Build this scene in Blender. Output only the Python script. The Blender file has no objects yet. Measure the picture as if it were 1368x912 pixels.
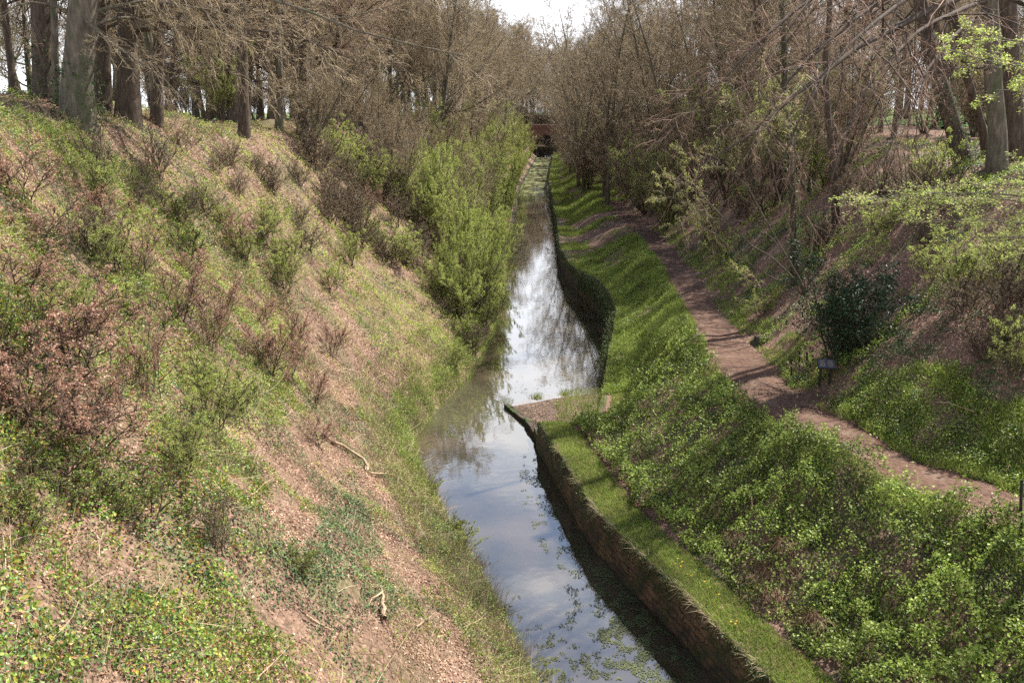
import bpy, math, random
import numpy as np
from mathutils import Vector, Matrix, Euler

# ------------------------------------------------------------------ camera, sky, sun, exposure
S = bpy.context.scene
COL = S.collection
FPX, CX, CY, HOR, CAMZ = 1140.0, 684.0, 456.0, 150.0, 14.0      # focal length in px of the 1368 px wide photo
PITCH = math.atan((CY-HOR)/FPX)
cam = bpy.data.cameras.new('camera'); cam_o = bpy.data.objects.new('camera', cam); COL.objects.link(cam_o)
cam.sensor_width = 36.0; cam.lens = 36.0*FPX/1368.0; cam.clip_start = 0.1; cam.clip_end = 3000
cam_o.location = (0, 0, CAMZ); cam_o.rotation_euler = (math.pi/2-PITCH, 0, 0)
S.camera = cam_o

SUN_AZ, SUN_EL = math.radians(50), math.radians(51)              # azimuth clockwise from +Y (view direction)
w = bpy.data.worlds.new('World'); S.world = w; w.use_nodes = True
nt = w.node_tree; nt.nodes.clear()
N = nt.nodes.new; Lk = nt.links.new
out = N('ShaderNodeOutputWorld'); bg = N('ShaderNodeBackground'); sky = N('ShaderNodeTexSky')
sky.sky_type = 'NISHITA'; sky.sun_disc = False; sky.sun_elevation = SUN_EL; sky.sun_rotation = SUN_AZ
sky.air_density = 1.0; sky.dust_density = 1.6; sky.ozone_density = 1.2
tc = N('ShaderNodeTexCoord'); sep = N('ShaderNodeSeparateXYZ'); Lk(tc.outputs['Generated'], sep.inputs[0])
# project the direction on a cloud layer plane
mxz = N('ShaderNodeMath'); mxz.operation = 'MAXIMUM'; mxz.inputs[1].default_value = 0.06; Lk(sep.outputs['Z'], mxz.inputs[0])
dx = N('ShaderNodeMath'); dx.operation = 'DIVIDE'; Lk(sep.outputs['X'], dx.inputs[0]); Lk(mxz.outputs[0], dx.inputs[1])
dy = N('ShaderNodeMath'); dy.operation = 'DIVIDE'; Lk(sep.outputs['Y'], dy.inputs[0]); Lk(mxz.outputs[0], dy.inputs[1])
cmb = N('ShaderNodeCombineXYZ'); Lk(dx.outputs[0], cmb.inputs[0]); Lk(dy.outputs[0], cmb.inputs[1])
cmb.inputs[2].default_value = 3.3
cn = N('ShaderNodeTexNoise'); cn.inputs['Scale'].default_value = 1.1; cn.inputs['Detail'].default_value = 7; cn.inputs['Roughness'].default_value = 0.55
Lk(cmb.outputs[0], cn.inputs['Vector'])
# more cloud low down, open blue higher
el = N('ShaderNodeMapRange'); el.inputs['From Min'].default_value = 0.36; el.inputs['From Max'].default_value = 0.62
el.inputs['To Min'].default_value = 0.30; el.inputs['To Max'].default_value = -0.14; Lk(sep.outputs['Z'], el.inputs[0])
ad = N('ShaderNodeMath'); ad.operation = 'ADD'; Lk(cn.outputs[0], ad.inputs[0]); Lk(el.outputs[0], ad.inputs[1])
cr = N('ShaderNodeMapRange'); cr.interpolation_type = 'SMOOTHSTEP'; cr.inputs['From Min'].default_value = 0.50; cr.inputs['From Max'].default_value = 0.68
Lk(ad.outputs[0], cr.inputs[0])
mix = N('ShaderNodeMix'); mix.data_type = 'RGBA'; Lk(cr.outputs[0], mix.inputs[0]); Lk(sky.outputs[0], mix.inputs[6])
CLOUD = (8.0, 8.2, 8.7, 1)
mix.inputs[7].default_value = CLOUD
Lk(mix.outputs[2], bg.inputs[0]); bg.inputs[1].default_value = 0.10
Lk(bg.outputs[0], out.inputs[0])

sl = bpy.data.lights.new('sun', 'SUN'); sl.energy = 5.0; sl.angle = math.radians(0.6); sl.color = (1.0, 0.95, 0.87)
so = bpy.data.objects.new('sun', sl); COL.objects.link(so)
sd = Vector((math.sin(SUN_AZ)*math.cos(SUN_EL), math.cos(SUN_AZ)*math.cos(SUN_EL), math.sin(SUN_EL)))
so.rotation_euler = sd.to_track_quat('Z', 'Y').to_euler(); so.location = (40, 20, 60)
S.view_settings.view_transform = 'Standard'; S.view_settings.look = 'None'; S.view_settings.gamma = 1; S.view_settings.exposure = 1.2
S.cycles.max_bounces = 5; S.cycles.diffuse_bounces = 3; S.cycles.glossy_bounces = 2; S.cycles.transmission_bounces = 2; S.cycles.transparent_max_bounces = 4
S.cycles.use_denoising = False
S.cycles.caustics_reflective = False; S.cycles.caustics_refractive = False

rng = np.random.default_rng(7); random.seed(7)

# ------------------------------------------------------------------ helpers
FW = np.array([0, math.cos(PITCH), -math.sin(PITCH)]); UPV = np.array([0, math.sin(PITCH), math.cos(PITCH)])
def ray(u, v):
    return FW*FPX + np.array([1.0, 0, 0])*(u-CX) + UPV*(CY-v)
def at_z(u, v, z):                      # where the line of sight meets the level z
    d = ray(u, v); t = (z-CAMZ)/d[2]; return d[0]*t, d[1]*t
def at_d(u, v, D):                      # the point at ground distance D
    d = ray(u, v); t = D/d[1]; return Vector((d[0]*t, D, CAMZ+d[2]*t))
def proj(x, y, z):
    f = y*FW[1]+(z-CAMZ)*FW[2]; q = y*UPV[1]+(z-CAMZ)*UPV[2]
    f = np.maximum(f, 0.5)
    return CX+FPX*x/f, CY-FPX*q/f
def in_view(x, y, z, m=110):
    u, v = proj(x, y, z); return (u > -m) & (u < 1368+m) & (v > -m) & (v < 912+m)

_perm = np.random.default_rng(3).random((64, 64))
def vnoise(x, y):
    xi = np.floor(x).astype(int); yi = np.floor(y).astype(int); fx = x-xi; fy = y-yi
    fx = fx*fx*(3-2*fx); fy = fy*fy*(3-2*fy)
    g = lambda a, b: _perm[a % 64, b % 64]
    return (g(xi, yi)*(1-fx)+g(xi+1, yi)*fx)*(1-fy)+(g(xi, yi+1)*(1-fx)+g(xi+1, yi+1)*fx)*fy
def fbm(x, y, s=1.0, o=4, seed=0):
    x = np.asarray(x, float)/s+seed*7.3; y = np.asarray(y, float)/s+seed*3.1; r = 0; a = .5; t = 0
    for i in range(o):
        r = r+a*vnoise(x, y); t += a; x = x*2.03+11.7; y = y*2.03+5.1; a *= .5
    return r/t                           # 0..1

# ------------------------------------------------------------------ terrain description
Lpx = [(740,912),(700,830),(655,760),(620,700),(580,640),(563,590),(590,548),(632,505),(650,470),(668,420),(676,360),(686,304),(690,275),(694,253),(719,207)]
Rpx = [(939,888),(894,838),(834,778),(789,728),(762,680),(738,635),(718,600)]
Rpx2 = [(775,588),(800,560),(806,527),(815,495),(822,465),(812,435),(785,405),(758,378),(747,350),(743,310),(738,275),(733,253),(740,207)]
def polyline(px, z=0):
    P = np.array([at_z(u, v, z) for u, v in px]); o = np.argsort(P[:, 1]); P = P[o]; return P
LE = polyline(Lpx); RE = np.vstack([polyline(Rpx), polyline(Rpx2)])
LE = np.vstack([[[9.0, 0.0], [6.2, 6.0], [3.3, 12.0]], LE, [[LE[-1][0]+.2, LE[-1][1]+18], [LE[-1][0]+9, LE[-1][1]+45], [LE[-1][0]+75, LE[-1][1]+160]]])
RE = np.vstack([[[13.5, 0.0], [10.7, 6.0], [7.7, 12.0]], RE, [[RE[-1][0]+.2, RE[-1][1]+18], [RE[-1][0]+9, RE[-1][1]+45], [RE[-1][0]+75, RE[-1][1]+160]]])
WEND = at_z(718, 600, 0)[1]
def xl(y): return np.interp(y, LE[:, 1], LE[:, 0])-np.interp(y, [0, 34, 37, 48, 60], [.45, .45, .3, .3, 0])+0.14*(fbm(y, y*0, 1.3, 2)-.5)
def xr(y): return np.interp(y, RE[:, 1], RE[:, 0])
PATHpx = [(1470,725,4.25),(1368,688,4.2),(1290,662,4.15),(1215,630,4.1),(1140,597,4.05),(1075,560,4.0),(1025,524,3.95),(985,484,3.9),(952,440,3.8),(925,395,3.7),(897,352,3.6),(862,312,3.5),(832,283,3.4),(808,262,3.3),(790,243,3.2)]
PC = np.array([(*at_z(u, v, z), z) for u, v, z in PATHpx]); PC = PC[np.argsort(PC[:, 1])]
_y = PC[0][1]; PC = np.vstack([[[PC[0][0]+9, 0, 4.6], [PC[0][0]+4.5, _y*.5, 4.45]], PC])
_e = PC[-1][0]-np.interp(PC[-1][1], RE[:, 1], RE[:, 0])
PC = np.vstack([PC, [[np.interp(200., RE[:, 1], RE[:, 0])+_e, 200, 3.2], [np.interp(300., RE[:, 1], RE[:, 0])+_e, 300, 5.2], [np.interp(420., RE[:, 1], RE[:, 0])+_e, 420, 5.5]]])
def pathx(y): return np.interp(y, PC[:, 1], PC[:, 0])
def pathz(y): return np.interp(y, PC[:, 1], PC[:, 2])
def wallz(y): return np.interp(y, [0, 30, WEND-.1, WEND+.9, 41.5, 44, 50, 60, 67, 100, 300], [1.45, 1.4, 1.25, .42, .55, 1.4, 2.2, 2.4, 1.8, 1.5, 1.6])
LTOP = np.array([[0,-13,14.6],[14,-14.4,14.6],[26,-15.8,14.6],[31,-16.2,14.2],[38,-16,13.9],[50,-15.8,13.1],[75,-15.5,12.8],[110,-17,12.5],[280,-3.5,12.5],[310,2,12.5],[440,60,12.5]], float)
LT_T = [0,.02,.06,.25,.5,.75,.93,1.05,1.2,1.6,4]; LT_Z = [0,.035,.07,.235,.50,.765,.945,1.0,1.015,1.03,1.04]
def ZL(x, y, rough=True):
    x = np.asarray(x, float); y = np.asarray(y, float)
    e = xl(y); W = e-np.interp(y, LTOP[:, 1-1], LTOP[:, 1]); zt = np.interp(y, LTOP[:, 0], LTOP[:, 2])
    t = (e-x)/W
    z = zt*np.interp(t, LT_T, LT_Z)
    z = np.where(t < 0, t*W*1.2, z)
    n = (fbm(x, y, 4.0, 3, 1)-.5)*1.5+(fbm(x, y, 1.1, 3, 2)-.5)*.45
    return z+n*np.clip(120/np.maximum(y, 1), .25, 1)*np.clip(t*6, 0, 1)*np.clip(1.6-t*.5, .3, 1)
def ZR(x, y):
    x = np.asarray(x, float); y = np.asarray(y, float)
    e0 = xr(y); px = pathx(y); pz = pathz(y); wz = wallz(y)
    pin = np.maximum(px-1.0, e0+2.4); led = np.minimum(1.35, (pin-e0)*.3)
    foot = pin+2.15; top = foot+9.3
    d = x-e0
    z = wz+d*.04
    a = np.clip((x-e0-led)/(pin-e0-led), 0, 1); a = a*a*(3-2*a)*.6+a*.4
    z = np.where(d > led, wz+.05+(pz-wz)*a, z)
    tz = np.interp(y, [0, 40, 100, 300], [11.4, 11.6, 11.6, 11.6])
    b = np.clip((x-foot)/(top-foot), 0, 1)
    z = z+np.where(x > foot, (tz-pz)*np.interp(b, [0, .06, .5, .85, 1], [0, .03, .48, .9, 1]), 0)
    z = z+np.where(x > top, np.minimum((x-top)*.055, 2.8), 0)
    onpath = np.clip(1-np.abs(x-(pin+1.05))/1.8, 0, 1)
    n = (fbm(x, y, 3.6, 3, 5)-.5)*1.2+(fbm(x, y, .9, 3, 6)-.5)*.32
    k = np.clip((d-.5)*.5, 0, 1)*(1-onpath*.93)
    return z+n*k*np.clip(70/np.maximum(y, 1), .2, 1)
def ground(x, y):
    return np.where(np.asarray(x) < (xl(y)+xr(y))/2, ZL(x, y), ZR(x, y))
def hit(u, v):                          # where the line of sight meets the ground
    d = ray(u, v); t = np.geomspace(4, 420, 4000)/d[1]
    x, y, z = d[0]*t, d[1]*t, CAMZ+d[2]*t
    g = np.where((x > xl(y)) & (x < xr(y)), 0, ground(x, y))
    i = np.argmax(z < g) if (z < g).any() else len(t)-1
    return float(x[i]), float(y[i]), float(g[i])

# ------------------------------------------------------------------ mesh assembling
class Acc:
    def __init__(s): s.V = []; s.F = []; s.M = []; s.n = 0
    def add(s, V, F, mi=0):
        V = np.asarray(V, np.float32).reshape(-1, 3); F = np.asarray(F, np.int64).reshape(-1, 4)
        s.V.append(V); s.F.append(F+s.n); s.M.append(np.full(len(F), mi, np.int32)); s.n += len(V); return s
    def mesh(s, name, mats, smooth=False):
        V = np.concatenate(s.V); F = np.concatenate(s.F); M = np.concatenate(s.M)
        me = bpy.data.meshes.new(name); me.vertices.add(len(V)); me.vertices.foreach_set('co', V.ravel())
        me.loops.add(F.size); me.loops.foreach_set('vertex_index', F.ravel().astype(np.int32))
        me.polygons.add(len(F)); me.polygons.foreach_set('loop_start', np.arange(0, F.size, 4, dtype=np.int32))
        try: me.polygons.foreach_set('loop_total', np.full(len(F), 4, np.int32))
        except Exception: pass
        me.polygons.foreach_set('material_index', M)
        me.polygons.foreach_set('use_smooth', np.full(len(F), smooth))
        for m in (mats if isinstance(mats, (list, tuple)) else [mats]): me.materials.append(m)
        me.update(calc_edges=True); me.validate(); return me
    def build(s, name, mats, parent=None, smooth=False):
        o = bpy.data.objects.new(name, s.mesh(name, mats, smooth)); COL.objects.link(o)
        if parent: o.parent = parent
        return o
def tag(o, label=None, cat=None, group=None, kind=None):
    if label: o['label'] = label
    if cat: o['category'] = cat
    if group: o['group'] = group
    if kind: o['kind'] = kind
    return o
def empty(name, loc, rz=0, label=None, cat=None, group=None, rot=None, sc=1):
    o = bpy.data.objects.new(name, None); COL.objects.link(o); o.location = loc
    o.rotation_euler = rot if rot else (0, 0, rz); o.scale = (sc, sc, sc) if not hasattr(sc, '__len__') else sc
    return tag(o, label, cat, group)
def copy_thing(src, loc, rot, sc, label, group=None):
    r = src.copy(); COL.objects.link(r); r.location = loc; r.rotation_euler = rot; r.scale = (sc, sc, sc) if not hasattr(sc, '__len__') else sc
    r['label'] = label
    if group: r['group'] = group
    for ch in list(src.children):
        c = ch.copy(); COL.objects.link(c); c.parent = r
        for g in list(ch.children):
            d = g.copy(); COL.objects.link(d); d.parent = c
    return r
def norm(a): return a/np.maximum(np.linalg.norm(a, axis=-1, keepdims=True), 1e-9)
def tubes(P, R, m=3):                   # P (N,K,3), R (N,K) -> verts, quads
    P = np.asarray(P, float); R = np.asarray(R, float); Nn, K, _ = P.shape
    T = norm(np.gradient(P, axis=1)); ref = np.tile(np.array([0.31, 0.17, 0.93]), (Nn, 1)); d0 = norm(P[:, -1]-P[:, 0])
    bad = np.abs((ref*d0).sum(-1)) > .8*np.linalg.norm([.31, .17, .93]); ref[bad] = [0.9, 0.3, 0.1]
    U = norm(np.cross(T, ref[:, None, :])); W = np.cross(T, U)
    a = np.arange(m)*2*math.pi/m
    V = P[:, :, None, :]+R[:, :, None, None]*(np.cos(a)[None, None, :, None]*U[:, :, None, :]+np.sin(a)[None, None, :, None]*W[:, :, None, :])
    idx = np.arange(Nn*K*m).reshape(Nn, K, m); nx = np.roll(idx, -1, axis=2)
    F = np.stack([idx[:, :-1], nx[:, :-1], nx[:, 1:], idx[:, 1:]], -1).reshape(-1, 4)
    return V.reshape(-1, 3), F
def leaves(C, size, asp=.62, up=0.0, fold=.12, flat=None, rg=rng):
    """rhombic leaves at C; up pulls the leaf normal up, flat gives a surface normal"""
    n = len(C); size = np.broadcast_to(size, (n,))*rg.uniform(.65, 1.25, n)
    nr = norm(rg.normal(size=(n, 3)))
    if flat is not None: nr = norm(nr*.55+np.asarray(flat))
    else: nr = norm(nr+np.array([0, 0, up]))
    a = norm(np.cross(nr, norm(rg.normal(size=(n, 3))))); b = np.cross(nr, a)
    a = a*size[:, None]*.5; b = b*size[:, None]*.5*asp; nn = nr*size[:, None]*fold
    V = np.stack([C-a, C-a*.1+b+nn, C+a, C-a*.1-b+nn], 1); F = np.arange(n*4).reshape(n, 4)
    return V.reshape(-1, 3), F
def blades(C, h, wd, lean=.35, rg=rng):
    n = len(C); h = np.broadcast_to(h, (n,))*rg.uniform(.5, 1.3, n); az = rg.uniform(0, 2*math.pi, n); wd = np.broadcast_to(wd, (n,))
    sdv = np.stack([np.cos(az), np.sin(az), 0*az], -1)*wd[:, None]*.5
    tip = np.stack([rg.normal(0, lean, n), rg.normal(0, lean, n), np.ones(n)], -1)*h[:, None]
    V = np.stack([C-sdv, C+sdv, C+tip+sdv*.15, C+tip-sdv*.15], 1); return V.reshape(-1, 3), np.arange(n*4).reshape(n, 4)
def box(c, s, rz=0, tilt=None):
    c = np.array(c, float); s = np.array(s, float)/2
    v = np.array([[x, y, z] for z in (-1, 1) for y in (-1, 1) for x in (-1, 1)], float)*s
    R = np.array(Euler(tilt if tilt else (0, 0, rz)).to_matrix()); v = v@R.T+c
    return v, np.array([[0,2,3,1],[4,5,7,6],[0,1,5,4],[2,6,7,3],[0,4,6,2],[1,3,7,5]])

# ------------------------------------------------------------------ materials
def ramp(nodes, stops, inter='LINEAR'):
    r = nodes.new('ShaderNodeValToRGB'); r.color_ramp.interpolation = inter; e = r.color_ramp.elements
    while len(e) < len(stops): e.new(0.5)
    for el_, (p, c) in zip(e, stops): el_.position = p; el_.color = (*c, 1)
    return r
def leaf_mat(name, cols, rough=.55, trans=.35, spec=.3, patch=None):
    """colour varies from leaf to leaf and slowly over the ground"""
    m = bpy.data.materials.new(name); m.use_nodes = True; t = m.node_tree; n = t.nodes; n.clear(); L = t.links.new
    o = n.new('ShaderNodeOutputMaterial'); g = n.new('ShaderNodeNewGeometry'); k = len(cols)
    r = ramp(n, [((i+.0)/k, c) for i, c in enumerate(cols)], 'CONSTANT' if k > 3 else 'LINEAR'); L(g.outputs['Random Per Island'], r.inputs[0])
    nz = n.new('ShaderNodeTexNoise'); nz.inputs['Scale'].default_value = .8; nz.inputs['Detail'].default_value = 3
    mr = n.new('ShaderNodeMapRange'); mr.inputs['From Min'].default_value = .3; mr.inputs['From Max'].default_value = .7
    mr.inputs['To Min'].default_value = .7; mr.inputs['To Max'].default_value = 1.3
    tcn = n.new('ShaderNodeTexCoord'); L(tcn.outputs['Object'], nz.inputs['Vector']); L(nz.outputs[0], mr.inputs[0])
    mu = n.new('ShaderNodeMix'); mu.data_type = 'RGBA'; mu.blend_type = 'MULTIPLY'; mu.inputs[0].default_value = 1
    L(r.outputs[0], mu.inputs[6]); L(mr.outputs[0], mu.inputs[7])
    p = n.new('ShaderNodeBsdfPrincipled'); p.inputs['Roughness'].default_value = rough; p.inputs['Specular IOR Level'].default_value = spec
    L(mu.outputs[2], p.inputs['Base Color'])
    if trans > 0:
        tr = n.new('ShaderNodeBsdfTranslucent'); L(mu.outputs[2], tr.inputs[0]); mx = n.new('ShaderNodeMixShader'); mx.inputs[0].default_value = trans
        L(p.outputs[0], mx.inputs[1]); L(tr.outputs[0], mx.inputs[2]); L(mx.outputs[0], o.inputs[0])
    else: L(p.outputs[0], o.inputs[0])
    return m
def noise_mat(name, stops, scale=3, detail=6, rough=.9, stretch=(1,1,1), bump=.0, bscale=20, coords='Object', second=None, dist=0):
    m = bpy.data.materials.new(name); m.use_nodes = True; t = m.node_tree; n = t.nodes; L = t.links.new; p = n['Principled BSDF']
    tcn = n.new('ShaderNodeTexCoord'); mp = n.new('ShaderNodeMapping'); mp.inputs['Scale'].default_value = stretch; L(tcn.outputs[coords], mp.inputs[0])
    nz = n.new('ShaderNodeTexNoise'); nz.inputs['Scale'].default_value = scale; nz.inputs['Detail'].default_value = detail; nz.inputs['Roughness'].default_value = .62; nz.inputs['Distortion'].default_value = dist
    L(mp.outputs[0], nz.inputs['Vector']); r = ramp(n, stops); L(nz.outputs[0], r.inputs[0]); col = r.outputs[0]
    if second:                          # (scale, stops, lo, hi): a second colouring in patches
        n2 = n.new('ShaderNodeTexNoise'); n2.inputs['Scale'].default_value = second[0]; n2.inputs['Detail'].default_value = 5; L(mp.outputs[0], n2.inputs['Vector'])
        mr = n.new('ShaderNodeMapRange'); mr.inputs['From Min'].default_value = second[2]; mr.inputs['From Max'].default_value = second[3]; L(n2.outputs[0], mr.inputs[0])
        n3 = n.new('ShaderNodeTexNoise'); n3.inputs['Scale'].default_value = scale*1.7; n3.inputs['Detail'].default_value = 5; L(mp.outputs[0], n3.inputs['Vector'])
        r2 = ramp(n, second[1]); L(n3.outputs[0], r2.inputs[0])
        mx = n.new('ShaderNodeMix'); mx.data_type = 'RGBA'; L(mr.outputs[0], mx.inputs[0]); L(col, mx.inputs[6]); L(r2.outputs[0], mx.inputs[7]); col = mx.outputs[2]
    L(col, p.inputs['Base Color']); p.inputs['Roughness'].default_value = rough; p.inputs['Specular IOR Level'].default_value = .25
    if bump:
        bn = n.new('ShaderNodeTexNoise'); bn.inputs['Scale'].default_value = bscale; bn.inputs['Detail'].default_value = 6; L(mp.outputs[0], bn.inputs['Vector'])
        b = n.new('ShaderNodeBump'); b.inputs['Strength'].default_value = bump; b.inputs['Distance'].default_value = .05; L(bn.outputs[0], b.inputs['Height']); L(b.outputs[0], p.inputs['Normal'])
    return m
M = {}
M['bank'] = noise_mat('leaf_litter_soil', [(.3,(.07,.045,.03)),(.5,(.17,.105,.07)),(.72,(.30,.20,.14))], 9, 8, bump=.8, bscale=16, second=(.5,[(.3,(.07,.06,.03)),(.5,(.11,.10,.045)),(.7,(.19,.17,.09))],.5,.66))
M['bankr'] = noise_mat('right_bank_litter_soil', [(.3,(.07,.042,.03)),(.5,(.17,.10,.07)),(.72,(.30,.19,.14))], 9, 8, bump=.8, bscale=16, second=(.6,[(.3,(.04,.04,.02)),(.7,(.10,.11,.045))],.5,.65))  # soil of the right bank, with darker olive patches than the left
M['path'] = noise_mat('trodden_earth', [(.3,(.055,.027,.017)),(.5,(.10,.053,.034)),(.7,(.165,.098,.067))], 6, 9, bump=1., bscale=16, second=(1.2,[(.3,(.08,.05,.033)),(.7,(.23,.155,.11))],.52,.72))
M['gravel'] = noise_mat('gravel', [(.32,(.04,.028,.02)),(.5,(.10,.068,.048)),(.70,(.22,.155,.115))], 9, 8, bump=.7, bscale=40)
M['stone'] = noise_mat('weathered_stone', [(.3,(.03,.024,.018)),(.5,(.065,.05,.036)),(.72,(.12,.095,.07))], 3, 8, bump=.7, bscale=9, second=(1.1,[(.3,(.02,.03,.012)),(.7,(.05,.07,.02))],.48,.6))
M['barkl'] = noise_mat('grey_green_beech_bark', [(.3,(.06,.05,.035)),(.5,(.12,.10,.075)),(.7,(.19,.165,.12))], 2.2, 7, stretch=(3,3,.8), bump=.5, bscale=9, second=(.9,[(.3,(.055,.058,.03)),(.7,(.09,.10,.045))],.5,.7))
M['barkd'] = noise_mat('dark_brown_bark', [(.3,(.03,.023,.017)),(.5,(.075,.055,.04)),(.7,(.14,.105,.075))], 3, 8, stretch=(4,4,.7), bump=.7, bscale=8)
M['twigl'] = leaf_mat('tan_twigs', [(.38,.29,.18),(.25,.185,.11),(.48,.38,.25),(.31,.25,.14),(.19,.14,.085)], .8, 0)
M['twigr'] = leaf_mat('reddish_brown_twigs', [(.36,.225,.155),(.24,.145,.10),(.44,.30,.21),(.30,.18,.13),(.17,.105,.075)], .8, 0)
M['twigg'] = leaf_mat('olive_twigs', [(.30,.29,.13),(.22,.19,.09),(.38,.37,.19),(.2,.16,.08),(.30,.23,.13)], .8, 0)
M['brick'] = noise_mat('old_red_brick', [(.3,(.10,.055,.042)),(.5,(.17,.09,.07)),(.7,(.25,.15,.11))], 2.5, 8, bump=.4, bscale=12)
M['coping'] = noise_mat('pale_coping', [(.3,(.28,.20,.15)),(.7,(.50,.40,.32))], 2.5, 6)
M['timber'] = noise_mat('dark_wet_timber', [(.3,(.015,.013,.011)),(.7,(.05,.042,.033))], 3, 6, stretch=(1,1,6))
M['oldwood'] = noise_mat('grey_weathered_wood', [(.3,(.14,.10,.07)),(.7,(.36,.28,.20))], 4, 6, stretch=(1,5,5), bump=.3)
M['branch'] = noise_mat('pale_dead_branch', [(.3,(.22,.15,.09)),(.7,(.48,.36,.24))], 4, 6, bump=.3)
M['black'] = noise_mat('black_paint', [(.3,(.012,.012,.013)),(.7,(.03,.03,.032))], 6, 4, rough=.5)
M['litter'] = leaf_mat('dead_leaves', [(.34,.19,.12),(.23,.12,.075),(.46,.29,.20),(.16,.085,.055),(.30,.20,.13),(.55,.38,.28)], .6, .15)
M['litterr'] = leaf_mat('right_bank_dead_leaves', [(.42,.25,.18),(.30,.17,.12),(.52,.34,.25),(.20,.115,.08),(.6,.42,.33)], .6, .15)  # leaf mix of the right bank, lighter browns than on the left
M['rust'] = leaf_mat('rusty_beech_leaves', [(.38,.20,.13),(.29,.15,.10),(.46,.28,.19),(.38,.18,.11),(.54,.37,.27)], .5, .3)
M['ivy'] = leaf_mat('ivy_leaves', [(.035,.075,.02),(.06,.11,.035),(.025,.05,.015),(.11,.17,.055),(.14,.19,.07)], .5, .15, .22)
M['bramble'] = leaf_mat('bramble_leaves', [(.17,.26,.04),(.11,.19,.03),(.25,.33,.05),(.34,.31,.05),(.08,.13,.03),(.14,.23,.04),(.21,.30,.05),(.30,.15,.05)], .45, .3, .4)
M['herb'] = leaf_mat('herb_leaves', [(.21,.29,.05),(.14,.20,.035),(.30,.38,.07),(.22,.30,.055),(.38,.44,.12)], .5, .3, .3)
M['herbd'] = leaf_mat('dark_herb_leaves', [(.05,.085,.02),(.07,.11,.03),(.035,.055,.015),(.10,.14,.04),(.16,.15,.07)], .5, .2, .3)
M['grass'] = leaf_mat('grass_blades', [(.18,.26,.04),(.14,.20,.035),(.25,.34,.06),(.30,.36,.09),(.34,.32,.13)], .6, .35, .2)
M['grassd'] = leaf_mat('dry_grass', [(.36,.28,.16),(.24,.18,.10),(.46,.38,.24),(.17,.15,.06)], .7, .2)
M['fresh'] = leaf_mat('fresh_green_leaves', [(.42,.50,.12),(.35,.43,.10),(.50,.57,.17),(.33,.35,.11)], .6, .6, .2)
M['lime'] = leaf_mat('lime_beech_leaves', [(.38,.48,.09),(.30,.40,.07),(.48,.56,.13)], .5, .45)
M['holly'] = leaf_mat('holly_leaves', [(.018,.045,.018),(.03,.06,.025),(.012,.03,.012),(.05,.08,.04)], .5, .05, .2)
M['bracken'] = leaf_mat('dead_bracken', [(.17,.09,.06),(.11,.06,.04),(.26,.15,.10)], .7, .15)
M['moss'] = leaf_mat('water_weed', [(.07,.085,.03),(.04,.055,.02),(.13,.13,.06),(.10,.12,.03)], .7, .0)
M['yellow'] = leaf_mat('dandelion_petals', [(.75,.48,.02),(.80,.55,.03)], .6, .2)
M['field'] = noise_mat('field_grass', [(.3,(.06,.12,.02)),(.7,(.12,.22,.04))], .8, 6)

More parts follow.
